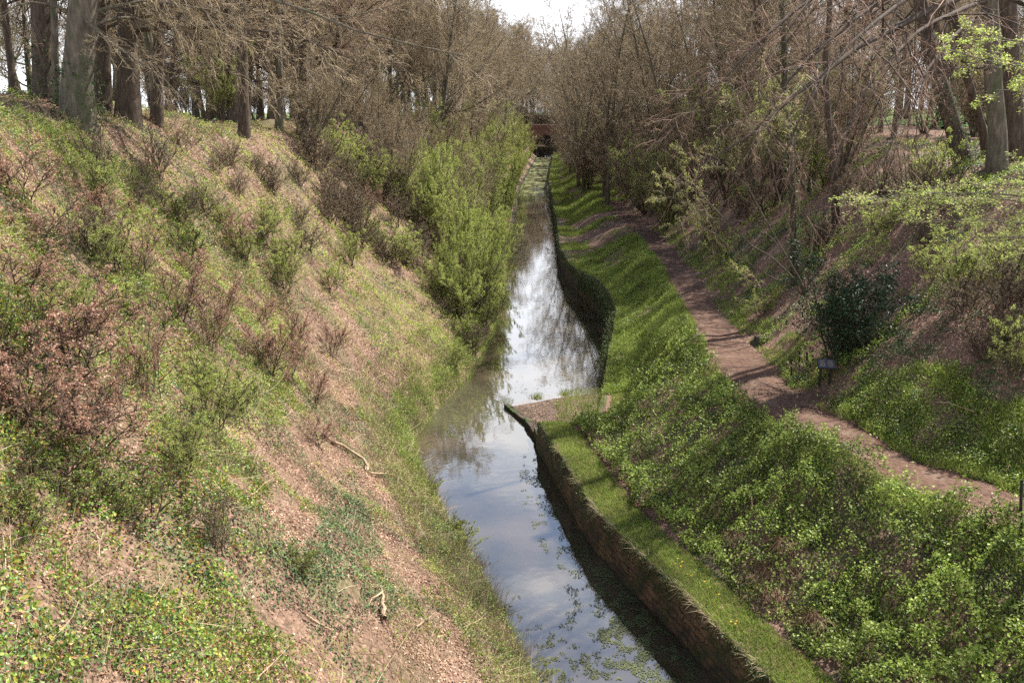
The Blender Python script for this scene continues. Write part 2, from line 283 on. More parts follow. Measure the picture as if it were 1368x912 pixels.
def wall_mat():
    m = bpy.data.materials.new('coursed_wall_stone'); m.use_nodes = True; t = m.node_tree; n = t.nodes; L = t.links.new; p = n['Principled BSDF']
    tcn = n.new('ShaderNodeTexCoord'); sx = n.new('ShaderNodeSeparateXYZ'); L(tcn.outputs['Object'], sx.inputs[0]); cb = n.new('ShaderNodeCombineXYZ'); L(sx.outputs[1], cb.inputs[0]); L(sx.outputs[2], cb.inputs[1])
    dn = n.new('ShaderNodeTexNoise'); dn.inputs['Scale'].default_value = 2.5; dn.inputs['Detail'].default_value = 3; L(tcn.outputs['Object'], dn.inputs['Vector'])
    va = n.new('ShaderNodeVectorMath'); va.operation = 'SCALE'; va.inputs[3].default_value = .34; L(dn.outputs['Color'], va.inputs[0]); vb = n.new('ShaderNodeVectorMath'); L(cb.outputs[0], vb.inputs[0]); L(va.outputs[0], vb.inputs[1])
    b = n.new('ShaderNodeTexBrick'); b.inputs['Scale'].default_value = 1; b.inputs['Brick Width'].default_value = .52; b.inputs['Row Height'].default_value = .21; b.inputs['Mortar Size'].default_value = .018; b.inputs['Mortar Smooth'].default_value = .4
    b.inputs['Color1'].default_value = (.125,.092,.06,1); b.inputs['Color2'].default_value = (.09,.065,.045,1); b.inputs['Mortar'].default_value = (.02,.016,.012,1); L(vb.outputs[0], b.inputs['Vector'])
    nz = n.new('ShaderNodeTexNoise'); nz.inputs['Scale'].default_value = 1.3; nz.inputs['Detail'].default_value = 8; nz.inputs['Roughness'].default_value = .65; L(tcn.outputs['Object'], nz.inputs['Vector'])
    r = ramp(n, [(.42,(.5,.5,.5)),(.52,(1.1,1.0,.9)),(.66,(2.0,1.7,1.4))]); L(nz.outputs[0], r.inputs[0]); mu = n.new('ShaderNodeMix'); mu.data_type = 'RGBA'; mu.blend_type = 'MULTIPLY'; mu.inputs[0].default_value = 1; L(b.outputs[0], mu.inputs[6]); L(r.outputs[0], mu.inputs[7])
    n2 = n.new('ShaderNodeTexNoise'); n2.inputs['Scale'].default_value = .9; n2.inputs['Detail'].default_value = 7; n2.inputs['Roughness'].default_value = .7; L(tcn.outputs['Object'], n2.inputs['Vector'])
    mr = n.new('ShaderNodeMapRange'); mr.inputs['From Min'].default_value = .46; mr.inputs['From Max'].default_value = .6; L(n2.outputs[0], mr.inputs[0]); mx = n.new('ShaderNodeMix'); mx.data_type = 'RGBA'; L(mr.outputs[0], mx.inputs[0]); L(mu.outputs[2], mx.inputs[6]); mx.inputs[7].default_value = (.035, .045, .014, 1)
    L(mx.outputs[2], p.inputs['Base Color']); p.inputs['Roughness'].default_value = .85
    bm_ = n.new('ShaderNodeMath'); bm_.operation = 'SUBTRACT'; L(nz.outputs[0], bm_.inputs[0]); L(b.outputs['Fac'], bm_.inputs[1]); bp_ = n.new('ShaderNodeBump'); bp_.inputs['Strength'].default_value = .8; bp_.inputs['Distance'].default_value = .04; L(bm_.outputs[0], bp_.inputs['Height']); L(bp_.outputs[0], p.inputs['Normal'])
    return m
M['wallstone'] = wall_mat()

# ------------------------------------------------------------------ the ground, the water, the path
YS = np.unique(np.concatenate([np.arange(0, 14, .7), 14*np.exp(np.linspace(0, math.log(470/14.), 520))]))
def sheet(name, xs_of_y, zf, mat, ys=YS, kind='structure'):
    X = np.stack([xs_of_y(y) for y in ys]); Y = np.repeat(ys[:, None], X.shape[1], 1); Z = zf(X, Y)
    V = np.stack([X, Y, Z], -1); r, c = X.shape; i = np.arange(r*c).reshape(r, c)
    F = np.stack([i[:-1, :-1], i[:-1, 1:], i[1:, 1:], i[1:, :-1]], -1).reshape(-1, 4)
    o = Acc().add(V, F).build(name, mat, smooth=True); return tag(o, kind=kind)
dl = np.concatenate([[-1.2, -.5, -.15, 0], np.linspace(.12, 20, 130), 20+np.geomspace(.3, 460, 40)])
tag(sheet('left_bank', lambda y: xl(y)-dl[::-1], ZL, M['bank']), kind='structure')
dr = np.concatenate([[.22], np.linspace(.3, 25, 160), 25+np.geomspace(.3, 460, 40)])
sheet('right_bank', lambda y: xr(y)+dr, ZR, M['bankr'])
gf = Acc(); gf.add([[-1500,-300,8],[1500,-300,8],[1500,2600,8],[-1500,2600,8]], [[0,1,2,3]])
# open ground behind and beyond the cutting, one sheet round the modelled banks
gf = Acc()
for x0, x1, y0, y1 in ((-1500,-455,-300,2600), (455,1500,-300,2600), (-455,455,469,2600)):
    gf.add([[x0,y0,12.6],[x1,y0,12.6],[x1,y1,12.6],[x0,y1,12.6]], [[0,1,2,3]])
tag(gf.build('ground', M['field']), kind='structure')

wm = bpy.data.materials.new('still_canal_water'); wm.use_nodes = True; t = wm.node_tree; n = t.nodes; L = t.links.new; n.clear()
o_ = n.new('ShaderNodeOutputMaterial'); df = n.new('ShaderNodeBsdfDiffuse'); gl = n.new('ShaderNodeBsdfGlossy'); gl.inputs['Roughness'].default_value = .015
gl.inputs['Color'].default_value = (.96, .98, 1, 1)
tcn = n.new('ShaderNodeTexCoord'); sx = n.new('ShaderNodeSeparateXYZ'); L(tcn.outputs['Object'], sx.inputs[0])
nz = n.new('ShaderNodeTexNoise'); nz.inputs['Scale'].default_value = .35; nz.inputs['Detail'].default_value = 5; L(tcn.outputs['Object'], nz.inputs['Vector'])
r = ramp(n, [(.35,(.030,.026,.014)),(.65,(.085,.065,.04))]); L(nz.outputs[0], r.inputs[0])
# silt comes near the surface round the narrows (y 36..43) and in the far weedy reach
s1 = n.new('ShaderNodeMapRange'); s1.inputs['From Min'].default_value = 35.5; s1.inputs['From Max'].default_value = 38.5; s1.interpolation_type = 'SMOOTHSTEP'; L(sx.outputs[1], s1.inputs[0])
s2 = n.new('ShaderNodeMapRange'); s2.inputs['From Min'].default_value = 46; s2.inputs['From Max'].default_value = 39; s2.interpolation_type = 'SMOOTHSTEP'; L(sx.outputs[1], s2.inputs[0])
mm = n.new('ShaderNodeMath'); mm.operation = 'MULTIPLY'; L(s1.outputs[0], mm.inputs[0]); L(s2.outputs[0], mm.inputs[1])
mc = n.new('ShaderNodeMix'); mc.data_type = 'RGBA'; L(mm.outputs[0], mc.inputs[0]); L(r.outputs[0], mc.inputs[6]); mc.inputs[7].default_value = (.07, .058, .04, 1)
s3 = n.new('ShaderNodeMapRange'); s3.inputs['From Min'].default_value = 140; s3.inputs['From Max'].default_value = 150; L(sx.outputs[1], s3.inputs[0])
mp = n.new('ShaderNodeMapping'); mp.inputs['Scale'].default_value = (.6, .12, 1); L(tcn.outputs['Object'], mp.inputs[0])
n3 = n.new('ShaderNodeTexNoise'); n3.inputs['Scale'].default_value = 1.4; n3.inputs['Detail'].default_value = 6; L(mp.outputs[0], n3.inputs['Vector'])
r3 = n.new('ShaderNodeMapRange'); r3.inputs['From Min'].default_value = .36; r3.inputs['From Max'].default_value = .56; L(n3.outputs[0], r3.inputs[0])
m3 = n.new('ShaderNodeMath'); m3.operation = 'MULTIPLY'; L(s3.outputs[0], m3.inputs[0]); L(r3.outputs[0], m3.inputs[1])
mc2 = n.new('ShaderNodeMix'); mc2.data_type = 'RGBA'; L(m3.outputs[0], mc2.inputs[0]); L(mc.outputs[2], mc2.inputs[6]); mc2.inputs[7].default_value = (.20, .21, .11, 1)
L(mc2.outputs[2], df.inputs[0])
fr = n.new('ShaderNodeFresnel'); fr.inputs[0].default_value = 1.7
fm = n.new('ShaderNodeMath'); fm.operation = 'MULTIPLY_ADD'; fm.inputs[1].default_value = 1.35; fm.inputs[2].default_value = .08; fm.use_clamp = True; L(fr.outputs[0], fm.inputs[0])
fmn = n.new('ShaderNodeMath'); fmn.operation = 'MINIMUM'; fmn.inputs[1].default_value = .56; L(fm.outputs[0], fmn.inputs[0])
fm2 = n.new('ShaderNodeMath'); fm2.operation = 'MULTIPLY'; L(fmn.outputs[0], fm2.inputs[0])
inv = n.new('ShaderNodeMath'); inv.operation = 'MULTIPLY_ADD'; inv.inputs[1].default_value = -.75; inv.inputs[2].default_value = 1; L(m3.outputs[0], inv.inputs[0]); L(inv.outputs[0], fm2.inputs[1])
bn = n.new('ShaderNodeTexNoise'); bn.inputs['Scale'].default_value = 2.2; bn.inputs['Detail'].default_value = 3; L(tcn.outputs['Object'], bn.inputs['Vector'])
bp = n.new('ShaderNodeBump'); bp.inputs['Strength'].default_value = .10; bp.inputs['Distance'].default_value = .02; L(bn.outputs[0], bp.inputs['Height']); L(bp.outputs[0], gl.inputs['Normal'])
ms = n.new('ShaderNodeMixShader'); L(fm2.outputs[0], ms.inputs[0]); L(df.outputs[0], ms.inputs[1]); L(gl.outputs[0], ms.inputs[2]); L(ms.outputs[0], o_.inputs[0])
GY = 281.0                                                       # the lock gate
ysw = YS[YS < GY]
def strip(name, f0, f1, z, mat, ys, nx=6):
    return sheet(name, lambda y: np.linspace(f0(y), f1(y), nx), lambda X, Y: X*0+z, mat, ys)
strip('water', lambda y: xl(y)-1.0, lambda y: xr(y)+.15, 0.0, wm, ysw)
strip('upper_water', lambda y: xl(y)-.6, lambda y: xr(y)+.6, 2.7, wm, np.linspace(GY+.4, 465, 30))

# the trodden path: its own sheet, a few mm over the ground
def path_sheet():
    ys = YS[(YS > 3) & (YS < 262)]
    def xs(y):
        wdt = 1.03*np.interp(y, [0, 22, 28, 31, 36, 60, 100, 200], [1.05, 1.0, 1.5, 1.5, 1.05, 1.0, .9, .8]); c = pathx(y)+.05
        return np.linspace(c-wdt+.5*(fbm(y, 0, .8, 4, 3)-.5), c+wdt+.6*(fbm(y, 9, .8, 4, 4)-.5), 12)
    return sheet('footpath', xs, lambda X, Y: ZR(X, Y)+.015+.02*(1-((np.arange(12)-5.5)/5.5)**4)[None, :], M['path'], ys)
path_sheet()
# worn line along the foot of the slope on the ledge
def worn():
    ys = YS[(YS > 17) & (YS < 40.5)]
    def xs(y):
        c = xr(y)+np.interp(y, [17, 24, 34, 38, 40.5], [1.3, 1.25, 1.5, 1.9, 2.9])+.25*(fbm(y, 3, 2.2, 2, 8)-.5); return np.linspace(c-.13, c+.13, 4)
    sheet('trodden_track', xs, lambda X, Y: ZR(X, Y)+.02, M['path'], ys)
worn()
sheet('field', lambda y: pathx(y)+27+np.geomspace(.1, 240, 40), lambda X, Y: ZR(X, Y)+.06, M['field'], YS[(YS > 20) & (YS < 300)])
sheet('field', lambda y: np.interp(y, LTOP[:, 0], LTOP[:, 1])-20-np.geomspace(.1, 240, 40)[::-1], lambda X, Y: ZL(X, Y)+.06, M['field'], YS[(YS > 20) & (YS < 300)])

# ------------------------------------------------------------------ canal walls
def wall(name, y0, y1, mat, label, cat, group=None, h0=0.0, n_=140, th=.34, rough=.10, parent=None):
    ys = np.linspace(y0, y1, n_); A = Acc(); x = xr(ys); top = wallz(ys); K = 12
    prof = []
    for i, y in enumerate(ys):
        zs = np.linspace(-.6, top[i], K); col = [(x[i]-.06*(1-k/(K-1.))+rough*(fbm(y*1.0, z*1.5, .5, 3, 9)-.5), y, z) for k, z in enumerate(zs)]
        col += [(x[i]+.06, y, top[i]+.03), (x[i]+th-.05, y, top[i]+.02), (x[i]+th, y, top[i]-.2)]
        prof.append(col)
    V = np.array(prof); r_, c_ = V.shape[:2]; i = np.arange(r_*c_).reshape(r_, c_)
    F = np.stack([i[:-1, :-1], i[:-1, 1:], i[1:, 1:], i[1:, :-1]], -1).reshape(-1, 4); A.add(V, F)
    o = A.build(name, mat); return tag(o, label, cat, group)
wall('canal_wall', 2, WEND, M['wallstone'], 'dark stained canal wall rising from the water below the narrow grass ledge', 'canal wall')
wall('canal_wall', WEND, 42.25, M['wallstone'], 'short low canal wall stepping back behind the gravel apron', 'canal wall')
wall('canal_wall', 42.25, 66, M['wallstone'], 'overgrown black canal wall curving round the wide basin', 'canal wall')
wall('canal_wall', 66, GY-1, M['wallstone'], 'long straight canal wall running away towards the brick bridge', 'canal wall', n_=300)
# left edge of the far narrow reach
ys = np.linspace(96, GY-1, 60); A = Acc(); V = []
for y in ys: V.append([(xl(y)+.02, y, -.5), (xl(y)+.02, y, .42), (xl(y)-.35, y, .44), (xl(y)-.37, y, -.2)])
V = np.array(V); i = np.arange(V.shape[0]*4).reshape(-1, 4); A.add(V, np.stack([i[:-1, :-1], i[1:, :-1], i[1:, 1:], i[:-1, 1:]], -1).reshape(-1, 4))
tag(A.build('canal_kerb', M['stone']), 'low stone kerb along the left edge of the far narrow reach', 'kerb')

# the gravel apron at the narrows, with its stone edging
tipx, tipy = at_z(679, 543, .05); ax = [at_z(u, v, .12) for u, v in ((703,562),(716,580),(724,598),(770,596),(795,565),(800,545),(800,527),(760,529),(722,534))]
poly = [(tipx, tipy)]+ax; c0 = np.mean(poly, 0); A = Acc(); R_ = 10; ring = []
P = []
for k in range(len(poly)):
    a_, b_ = np.array(poly[k]), np.array(poly[(k+1) % len(poly)])
    for s_ in np.linspace(0, 1, 8, endpoint=False): P.append(a_*(1-s_)+b_*s_)
P = np.array(P); V = []
for q, f_ in enumerate(np.linspace(1.04, .0, R_)):
    pts = c0+(P-c0)*f_; zz = .015+.20*(1-f_)**.6+np.clip((pts[:, 0]-tipx)*.07, 0, .5)*min(1, q*.6)+(fbm(pts[:, 0], pts[:, 1], .4, 3, 4)-.5)*.12*(q > 0)
    if q == 0: zz = zz*0-.12
    V.append(np.column_stack([pts, zz]))
V = np.array(V); r_, c_ = V.shape[:2]; i = np.arange(r_*c_).reshape(r_, c_); nx = np.roll(i, -1, 1)
A.add(V, np.stack([i[:-1], nx[:-1], nx[1:], i[1:]], -1).reshape(-1, 4)); tag(A.build('gravel_apron', M['gravel'], smooth=True), kind='structure')
ee = empty('stone_edging', (tipx, tipy, 0), 0, 'dark stone kerb edging the tip of the gravel apron in the water', 'kerb')
def stone_row(p0, p1, n_, h, parent, nm='kerb_stone'):
    for k in range(n_):
        f_ = (k+.5)/n_; x, y = p0[0]*(1-f_)+p1[0]*f_, p0[1]*(1-f_)+p1[1]*f_; l = math.hypot(p1[0]-p0[0], p1[1]-p0[1])/n_
        v, f4 = box((x-tipx, y-tipy, h*.5-.1+rng.normal(0, .012)), (l*.95, .24, h+.2), math.atan2(p1[1]-p0[1], p1[0]-p0[0])+rng.normal(0, .05))
        v = v+rng.normal(0, .012, v.shape); Acc().add(v, f4).build(nm, M['stone'], parent)
stone_row((tipx-.1, tipy+.1), ax[0], 4, .2, ee); stone_row(ax[0], ax[1], 3, .3, ee); stone_row(ax[1], ax[2], 3, .5, ee)

# ------------------------------------------------------------------ far brick bridge and lock gate
def bridge():
    cx = float((xl(292)+xr(292))/2); y0 = 292.; E = empty('brick_bridge', (cx, y0, 2.7), 0, 'small red brick arched bridge with pale coping closing the far end of the canal', 'bridge')
    hw, top, r0, sp = 11.0, 7.5, 2.9, 1.2; dep = 5.
    pts = [(-hw, 0), (-r0, 0), (-r0, sp)]+[(-r0*math.cos(a), sp+r0*math.sin(a)) for a in np.linspace(.12, math.pi-.12, 14)]+[(r0, sp), (r0, 0), (hw, 0)]
    A = Acc()
    for yy in (0, dep):
        tp = [(px, 6.3) for px, _ in pts]; n_ = len(pts)
        V = [(px, yy, pz-2) if pz == 0 else (px, yy, pz) for px, pz in pts]+[(px, yy, pz) for px, pz in tp]
        A.add(V, [[k, k+1, n_+k+1, n_+k] for k in range(n_-1)])
    V = [(px, yy, pz if pz else -2) for yy in (0, dep) for px, pz in pts]; n_ = len(pts); A.add(V, [[k, k+1, n_+k+1, n_+k] for k in range(1, n_-2)])
    A.build('wall', M['brick'], E)
    for yy in (0, dep-.4): Acc().add(*box((0, yy+.2, 6.75), (2*hw, .4, .9))).build('parapet', M['brick'], E); Acc().add(*box((0, yy+.2, 7.28), (2*hw+.2, .55, .16))).build('coping', M['coping'], E)
    Acc().add(*box((0, -.06, 6.2), (2*hw, .12, .14))).build('string_course', M['brick'], E)
    Acc().add(*box((0, dep/2, 6.25), (2*hw, dep-.1, .2))).build('deck', M['path'], E)
    V = []
    for k, a in enumerate(np.linspace(.02, math.pi-.02, 20)):
        for rr in (r0, r0+.4): V.append((-rr*math.cos(a), -.05, sp+rr*math.sin(a)))
    V = np.array(V); Acc().add(V, [[2*k, 2*k+1, 2*k+3, 2*k+2] for k in range(19)]).build('arch_ring', M['brick'], E)
bridge()
cx = float((xl(GY)+xr(GY))/2); E = empty('lock_gate', (cx, GY, 0), 0, 'dark timber lock gates with pale walkway below the brick bridge', 'lock gate')
for s_ in (-1, 1):
    A = Acc()
    for k in range(7): A.add(*box((s_*(.2+.38*k), .04*(k % 2), 1.5), (.36, .12, 4.0)))
    g = A.build('gate_leaf', M['timber'], E); Acc().add(*box((s_*1.35, -.12, 2.2), (2.7, .12, .25))).build('cross_rail', M['timber'], g)
    Acc().add(*box((s_*3.4, 0, 3.65), (6.4, .32, .32))).build('balance_beam', M['coping' if s_ < 0 else 'timber'], E)
    Acc().add(*box((s_*3.6, .3, 1.2), (1.5, 1.4, 4.4))).build('side_wall', M['stone'], E)
Acc().add(*box((0, -.35, 3.4), (5.2, .5, .08))).build('walkway', M['coping'], E)

# ------------------------------------------------------------------ growing bare trees
def grow(P, R, n, tr, ln, ang, K=5, up=.1, wig=.2, rr=.5, rmin=.005, rg=rng, tip=.35, azbias=None, zs=1.):
    """n children from every polyline of P, at fractions tr, of length ln*parent length"""
    Np, K0, _ = P.shape; seg = np.repeat(np.arange(Np), n); m = len(seg)
    t_ = (np.tile(np.arange(n), Np)+rg.random(m))/n*(tr[1]-tr[0])+tr[0]; ft = t_*(K0-1); i0 = np.minimum(ft.astype(int), K0-2); fr_ = (ft-i0)[:, None]
    p0 = P[seg, i0]*(1-fr_)+P[seg, i0+1]*fr_; r0 = R[seg, i0]*(1-fr_[:, 0])+R[seg, i0+1]*fr_[:, 0]; tg = norm(P[seg, i0+1]-P[seg, i0])
    pl = np.linalg.norm(np.diff(P, axis=1), axis=2).sum(1)[seg]
    if callable(ln): l = ln(t_, rg)
    else: l = pl*ln*(1.15-.7*t_)*rg.uniform(.65, 1.25, m)
    q = norm(rg.normal(size=(m, 3))*[1, 1, zs]+(0 if azbias is None else np.asarray(azbias)[None, :])); side = norm(q-(q*tg).sum(1)[:, None]*tg)
    a = np.radians(rg.normal(ang, ang*.2, m))[:, None]; d = norm(tg*np.cos(a)+side*np.sin(a)); st = (l/(K-1))[:, None]
    out = [p0]; 
    for k in range(K-1):
        d = norm(d+rg.normal(0, wig, (m, 3))*[1, 1, zs]+np.array([0, 0, up])); out.append(out[-1]+d*st)
    Pn = np.stack(out, 1); rb = np.maximum(r0*rr*rg.uniform(.7, 1.1, m), rmin)
    Rn = rb[:, None]*np.linspace(1, tip, K)[None, :]; Rn = np.maximum(Rn, rmin*.45)
    return Pn, Rn
def stem(h, r, K=9, wig=.05, lean=(0, 0), curve=0, rg=rng, base=1.35):
    d = norm(np.array([lean[0], lean[1], 1.0])); p = np.zeros(3); out = [p.copy()]
    for k in range(K-1):
        d = norm(d+rg.normal(0, wig, 3)*np.array([1, 1, .3])+np.array([0, 0, curve])); p = p+d*h/(K-1); out.append(p.copy())
    R = r*np.linspace(1, .22, K); R[0] *= base
    return np.array(out)[None], R[None]
def foli(P, frac, per, size, spread=.1, rg=rng, **kw):
    N_, K, _ = P.shape; n_ = int(N_*per); i = rg.integers(0, N_, n_); f_ = rg.uniform(frac, 1, n_)*(K-1); k = np.minimum(f_.astype(int), K-2); w_ = (f_-k)[:, None]
    C = P[i, k]*(1-w_)+P[i, k+1]*w_+rg.normal(0, spread, (n_, 3)); return leaves(C, size, rg=rg, **kw)
def tree_proto(name, label, cat, group, seed, h, r, bark, twig, limbs=22, low=.3, ang=50, limb_len=.42, up=.10, lv=(9, 8, 5), leaf=None, per=0, lsize=.05, ivy=0, wig=.12, tw=.009, lean=(0, 0), spray=.35, twang=38, stems=1, K=9, flare=1.35, bias=None):
    rg = np.random.default_rng(seed); A = Acc(); B = Acc(); Ps = []; Rs = []
    for s_ in range(stems):
        ln_ = lean if stems == 1 else tuple(rg.normal(0, .33, 2)+np.array(lean)); hh = h*(1 if s_ == 0 else rg.uniform(.6, 1))
        P, R = stem(hh, r*(1 if s_ == 0 else rg.uniform(.5, .9)), K, .05 if stems == 1 else .07, ln_, 0 if stems == 1 else .03, rg, flare)
        if stems > 1: P[:, :, :2] += rg.normal(0, .18, 2)[None, None]
        Ps.append(P); Rs.append(R)
    P = np.concatenate(Ps); R = np.concatenate(Rs); A.add(*tubes(P, R, 9 if stems == 1 else 6))
    P1, R1 = grow(P, R, limbs, (low, .98), lambda t, g: h*limb_len*(1.12-.75*((t-low)/(1-low)))*g.uniform(.6, 1.2, len(t)), ang, 8, up, wig, .42, .02, rg, .2, bias)
    B.add(*tubes(P1, R1, 5), 0)
    P2, R2 = grow(P1, R1, lv[0], (.15, 1), .42, twang+6, 6, up*.6, wig*1.1, .5, .012, rg); B.add(*tubes(P2, R2, 4), 0)
    P3, R3 = grow(P2, R2, lv[1], (.1, 1), .48, twang+2, 5, up*.3, wig*1.3, .55, tw, rg); B.add(*tubes(P3, R3, 3), 1)
    P4, R4 = grow(P3, R3, lv[2], (.1, 1), .5, twang, 4, 0, wig*1.3, .6, tw*.75, rg); B.add(*tubes(P4, R4, 3), 1)
    E = empty(name, (0, 0, -500), 0, label, cat, group)
    A.build('trunk', M[bark], E, smooth=True); B.build('crown', [M[bark], M[twig]], E, smooth=True)
    if leaf: Acc().add(*foli(P4, .15, per, lsize, .04, rg)).build('foliage', M[leaf], E)
    if ivy:
        n_ = int(2600*ivy); f_ = rg.random(n_)**1.5*ivy*.75*(K-1); k = np.minimum(f_.astype(int), K-2); w_ = (f_-k)[:, None]; c = P[0][k]*(1-w_)+P[0][k+1]*w_
        az = rg.uniform(0, 6.283, n_); rad = (R[0][k]+rg.uniform(0, .16, n_))[:, None]; C = c+np.stack([np.cos(az), np.sin(az), 0*az], -1)*rad
        Acc().add(*leaves(C, .09, rg=rg)).build('ivy', M['ivy'], E)
    return E

# ------------------------------------------------------------------ kinds of trees and shrubs
PR = {}
PR['beech'] = tree_proto('beech_tree', '', 'tree', None, 11, 22, .36, 'barkd', 'twigr', limbs=34, low=.16, ang=58, limb_len=.46, up=.07, lv=(10, 9, 6), tw=.014)
PR['ash'] = tree_proto('ash_tree', '', 'tree', None, 12, 22, .30, 'barkl', 'twigl', limbs=34, low=.18, ang=52, limb_len=.44, up=.08, lv=(10, 9, 6), tw=.014)
PR['open'] = tree_proto('bare_tree', '', 'tree', None, 31, 22, .19, 'barkl', 'twigl', limbs=30, low=.16, ang=48, limb_len=.40, up=.09, lv=(8, 7, 5), tw=.012)
PR['slim'] = tree_proto('slender_tree', '', 'tree', None, 13, 18, .17, 'barkd', 'twigl', limbs=32, low=.14, ang=52, limb_len=.36, up=.07, lv=(10, 9, 6), tw=.012)
PR['coppice'] = tree_proto('coppice_tree', '', 'tree', None, 14, 9.5, .09, 'barkl', 'twigl', limbs=11, low=.14, ang=40, limb_len=.33, up=.08, lv=(8, 7, 5), tw=.008, stems=8)
PR['coppiceg'] = tree_proto('coppice_tree', '', 'tree', None, 15, 8.5, .08, 'barkl', 'twigg', limbs=9, low=.15, ang=38, limb_len=.34, up=.08, lv=(8, 7, 5), tw=.008, stems=8, leaf='fresh', per=.55, lsize=.07)
PR['coppicer'] = tree_proto('coppice_tree', '', 'tree', None, 16, 9.5, .09, 'barkd', 'twigl', limbs=11, low=.12, ang=44, limb_len=.36, up=.05, lv=(8, 7, 5), tw=.008, stems=8)
PR['green'] = tree_proto('willow_shrub', '', 'shrub', None, 17, 5.6, .05, 'barkl', 'twigg', limbs=8, low=.1, ang=36, limb_len=.32, up=.10, lv=(7, 6, 4), tw=.006, stems=11, leaf='fresh', per=1.9, lsize=.05)
PR['greend'] = tree_proto('leafing_shrub', '', 'shrub', None, 18, 3.4, .035, 'barkd', 'twigg', limbs=8, low=.1, ang=42, limb_len=.34, up=.06, lv=(6, 5, 4), tw=.005, stems=7, leaf='fresh', per=.9, lsize=.055)
PR['rust'] = tree_proto('beech_sapling', '', 'sapling', None, 19, 3.2, .028, 'barkd', 'twigr', limbs=9, low=.1, ang=44, limb_len=.40, up=.09, lv=(5, 4, 3), tw=.005, stems=5, leaf='rust', per=1.05, lsize=.058)
PR['twiggy'] = tree_proto('bare_shrub', '', 'shrub', None, 20, 3.0, .03, 'barkd', 'twigl', limbs=8, low=.08, ang=44, limb_len=.4, up=.06, lv=(6, 5, 3), tw=.005, stems=7)
PR['herbsh'] = tree_proto('low_shrub', '', 'shrub', None, 21, 1.7, .02, 'barkd', 'twigg', limbs=7, low=.08, ang=44, limb_len=.4, up=.06, lv=(6, 4, 3), tw=.004, stems=6, leaf='bramble', per=.9, lsize=.05)
used = set()
def plant(kind, x, y, sc=1., label='', group=None, rz=None, tilt=(0, 0), name=None, sink=.15, z=None):
    zz = float(ground(x, y)) if z is None else z
    rz = rng.uniform(0, 6.283) if rz is None else rz
    rot = (Matrix.Rotation(tilt[1], 3, 'Y') @ Matrix.Rotation(tilt[0], 3, 'X') @ Matrix.Rotation(rz, 3, 'Z')).to_euler()
    src = PR[kind]
    if kind not in used:
        used.add(kind); src.location = (x, y, zz-sink); src.rotation_euler = rot; src.scale = (sc, sc, sc) if not hasattr(sc, '__len__') else sc; src['label'] = label
        if group: src['group'] = group
        r = src
    else: r = copy_thing(src, (x, y, zz-sink), rot, sc, label, group)
    if not group and 'group' in r: del r['group']
    if name: r.name = name
    return r

# ---- woodland of the left bank
LW, RW = 'bare trees in the wood along the left bank', 'bare trees in the wood along the right bank'
ys_ = [40, 44, 47, 52, 56, 60, 64, 70, 76, 83, 90, 98, 107, 117, 128, 140, 154, 170, 188, 208, 230, 252, 275]
for i, y in enumerate(ys_):
    tx = np.interp(y, LTOP[:, 0], LTOP[:, 1])
    for k in range(3 if y < 150 else 2):
        if y < 58 and k: continue
        x = tx-1.5-5.2*k+rng.normal(0, 1.3); yy = y+rng.normal(0, 1.5)
        kd = ('beech', 'ash', 'slim', 'ash')[rng.integers(0, 4)]
        plant(kd, x, yy, rng.uniform(.8, 1.05), 'tall bare tree in the dense wood on top of the left bank', LW, tilt=(0, rng.normal(.07, .05)))
for i, y in enumerate([46, 50, 55, 59, 64, 69, 75, 81, 88, 96, 105, 115, 126, 138, 152, 168, 186, 206, 228, 250, 270]):
    tx = np.interp(y, LTOP[:, 0], LTOP[:, 1]); e = float(xl(y))
    for f_ in (.30, .62, .9):
        if y < 57 or (y < 68 and f_ < .85): continue
        x = e+(tx-e)*(f_+rng.normal(0, .06)); kd = 'coppice' if f_ > .5 else ('coppiceg' if rng.random() < .7 else 'coppice')
        if y > 90 and rng.random() < .4: kd = 'coppiceg'
        plant(kd, x, y+rng.normal(0, 1.2), rng.uniform(.8, 1.1)*(.8 if y < 80 else 1), {'coppice': 'bare many-stemmed tree leaning on the slope of the left bank', 'coppiceg': 'many-stemmed tree breaking into green leaf on the left bank slope'}[kd],
              {'coppice': 'bare coppice on the left slope', 'coppiceg': 'greening coppice on the left slope'}[kd], tilt=(0, rng.uniform(.05, .2)))
for y in [52, 54, 57, 60, 63, 66, 70, 74, 78, 83, 88, 94, 101, 108, 116, 126, 137, 150, 165, 182, 200, 222, 245, 262, 274]:
    e = float(xl(y))
    for q in range(4 if y > 60 else 2):
        plant('green', e-rng.uniform(.6, 1.6)-q*2.2, y+rng.normal(0, .8), (lambda a: (a*rng.uniform(.7, 1.0), a*rng.uniform(.7, 1.0), a*rng.uniform(.95, 1.35)))(rng.uniform(.5, 1.1)), 'bright green willow shrub growing beside the water on the left', 'green shrubs lining the left water edge', tilt=(0, rng.uniform(.0, .15)))
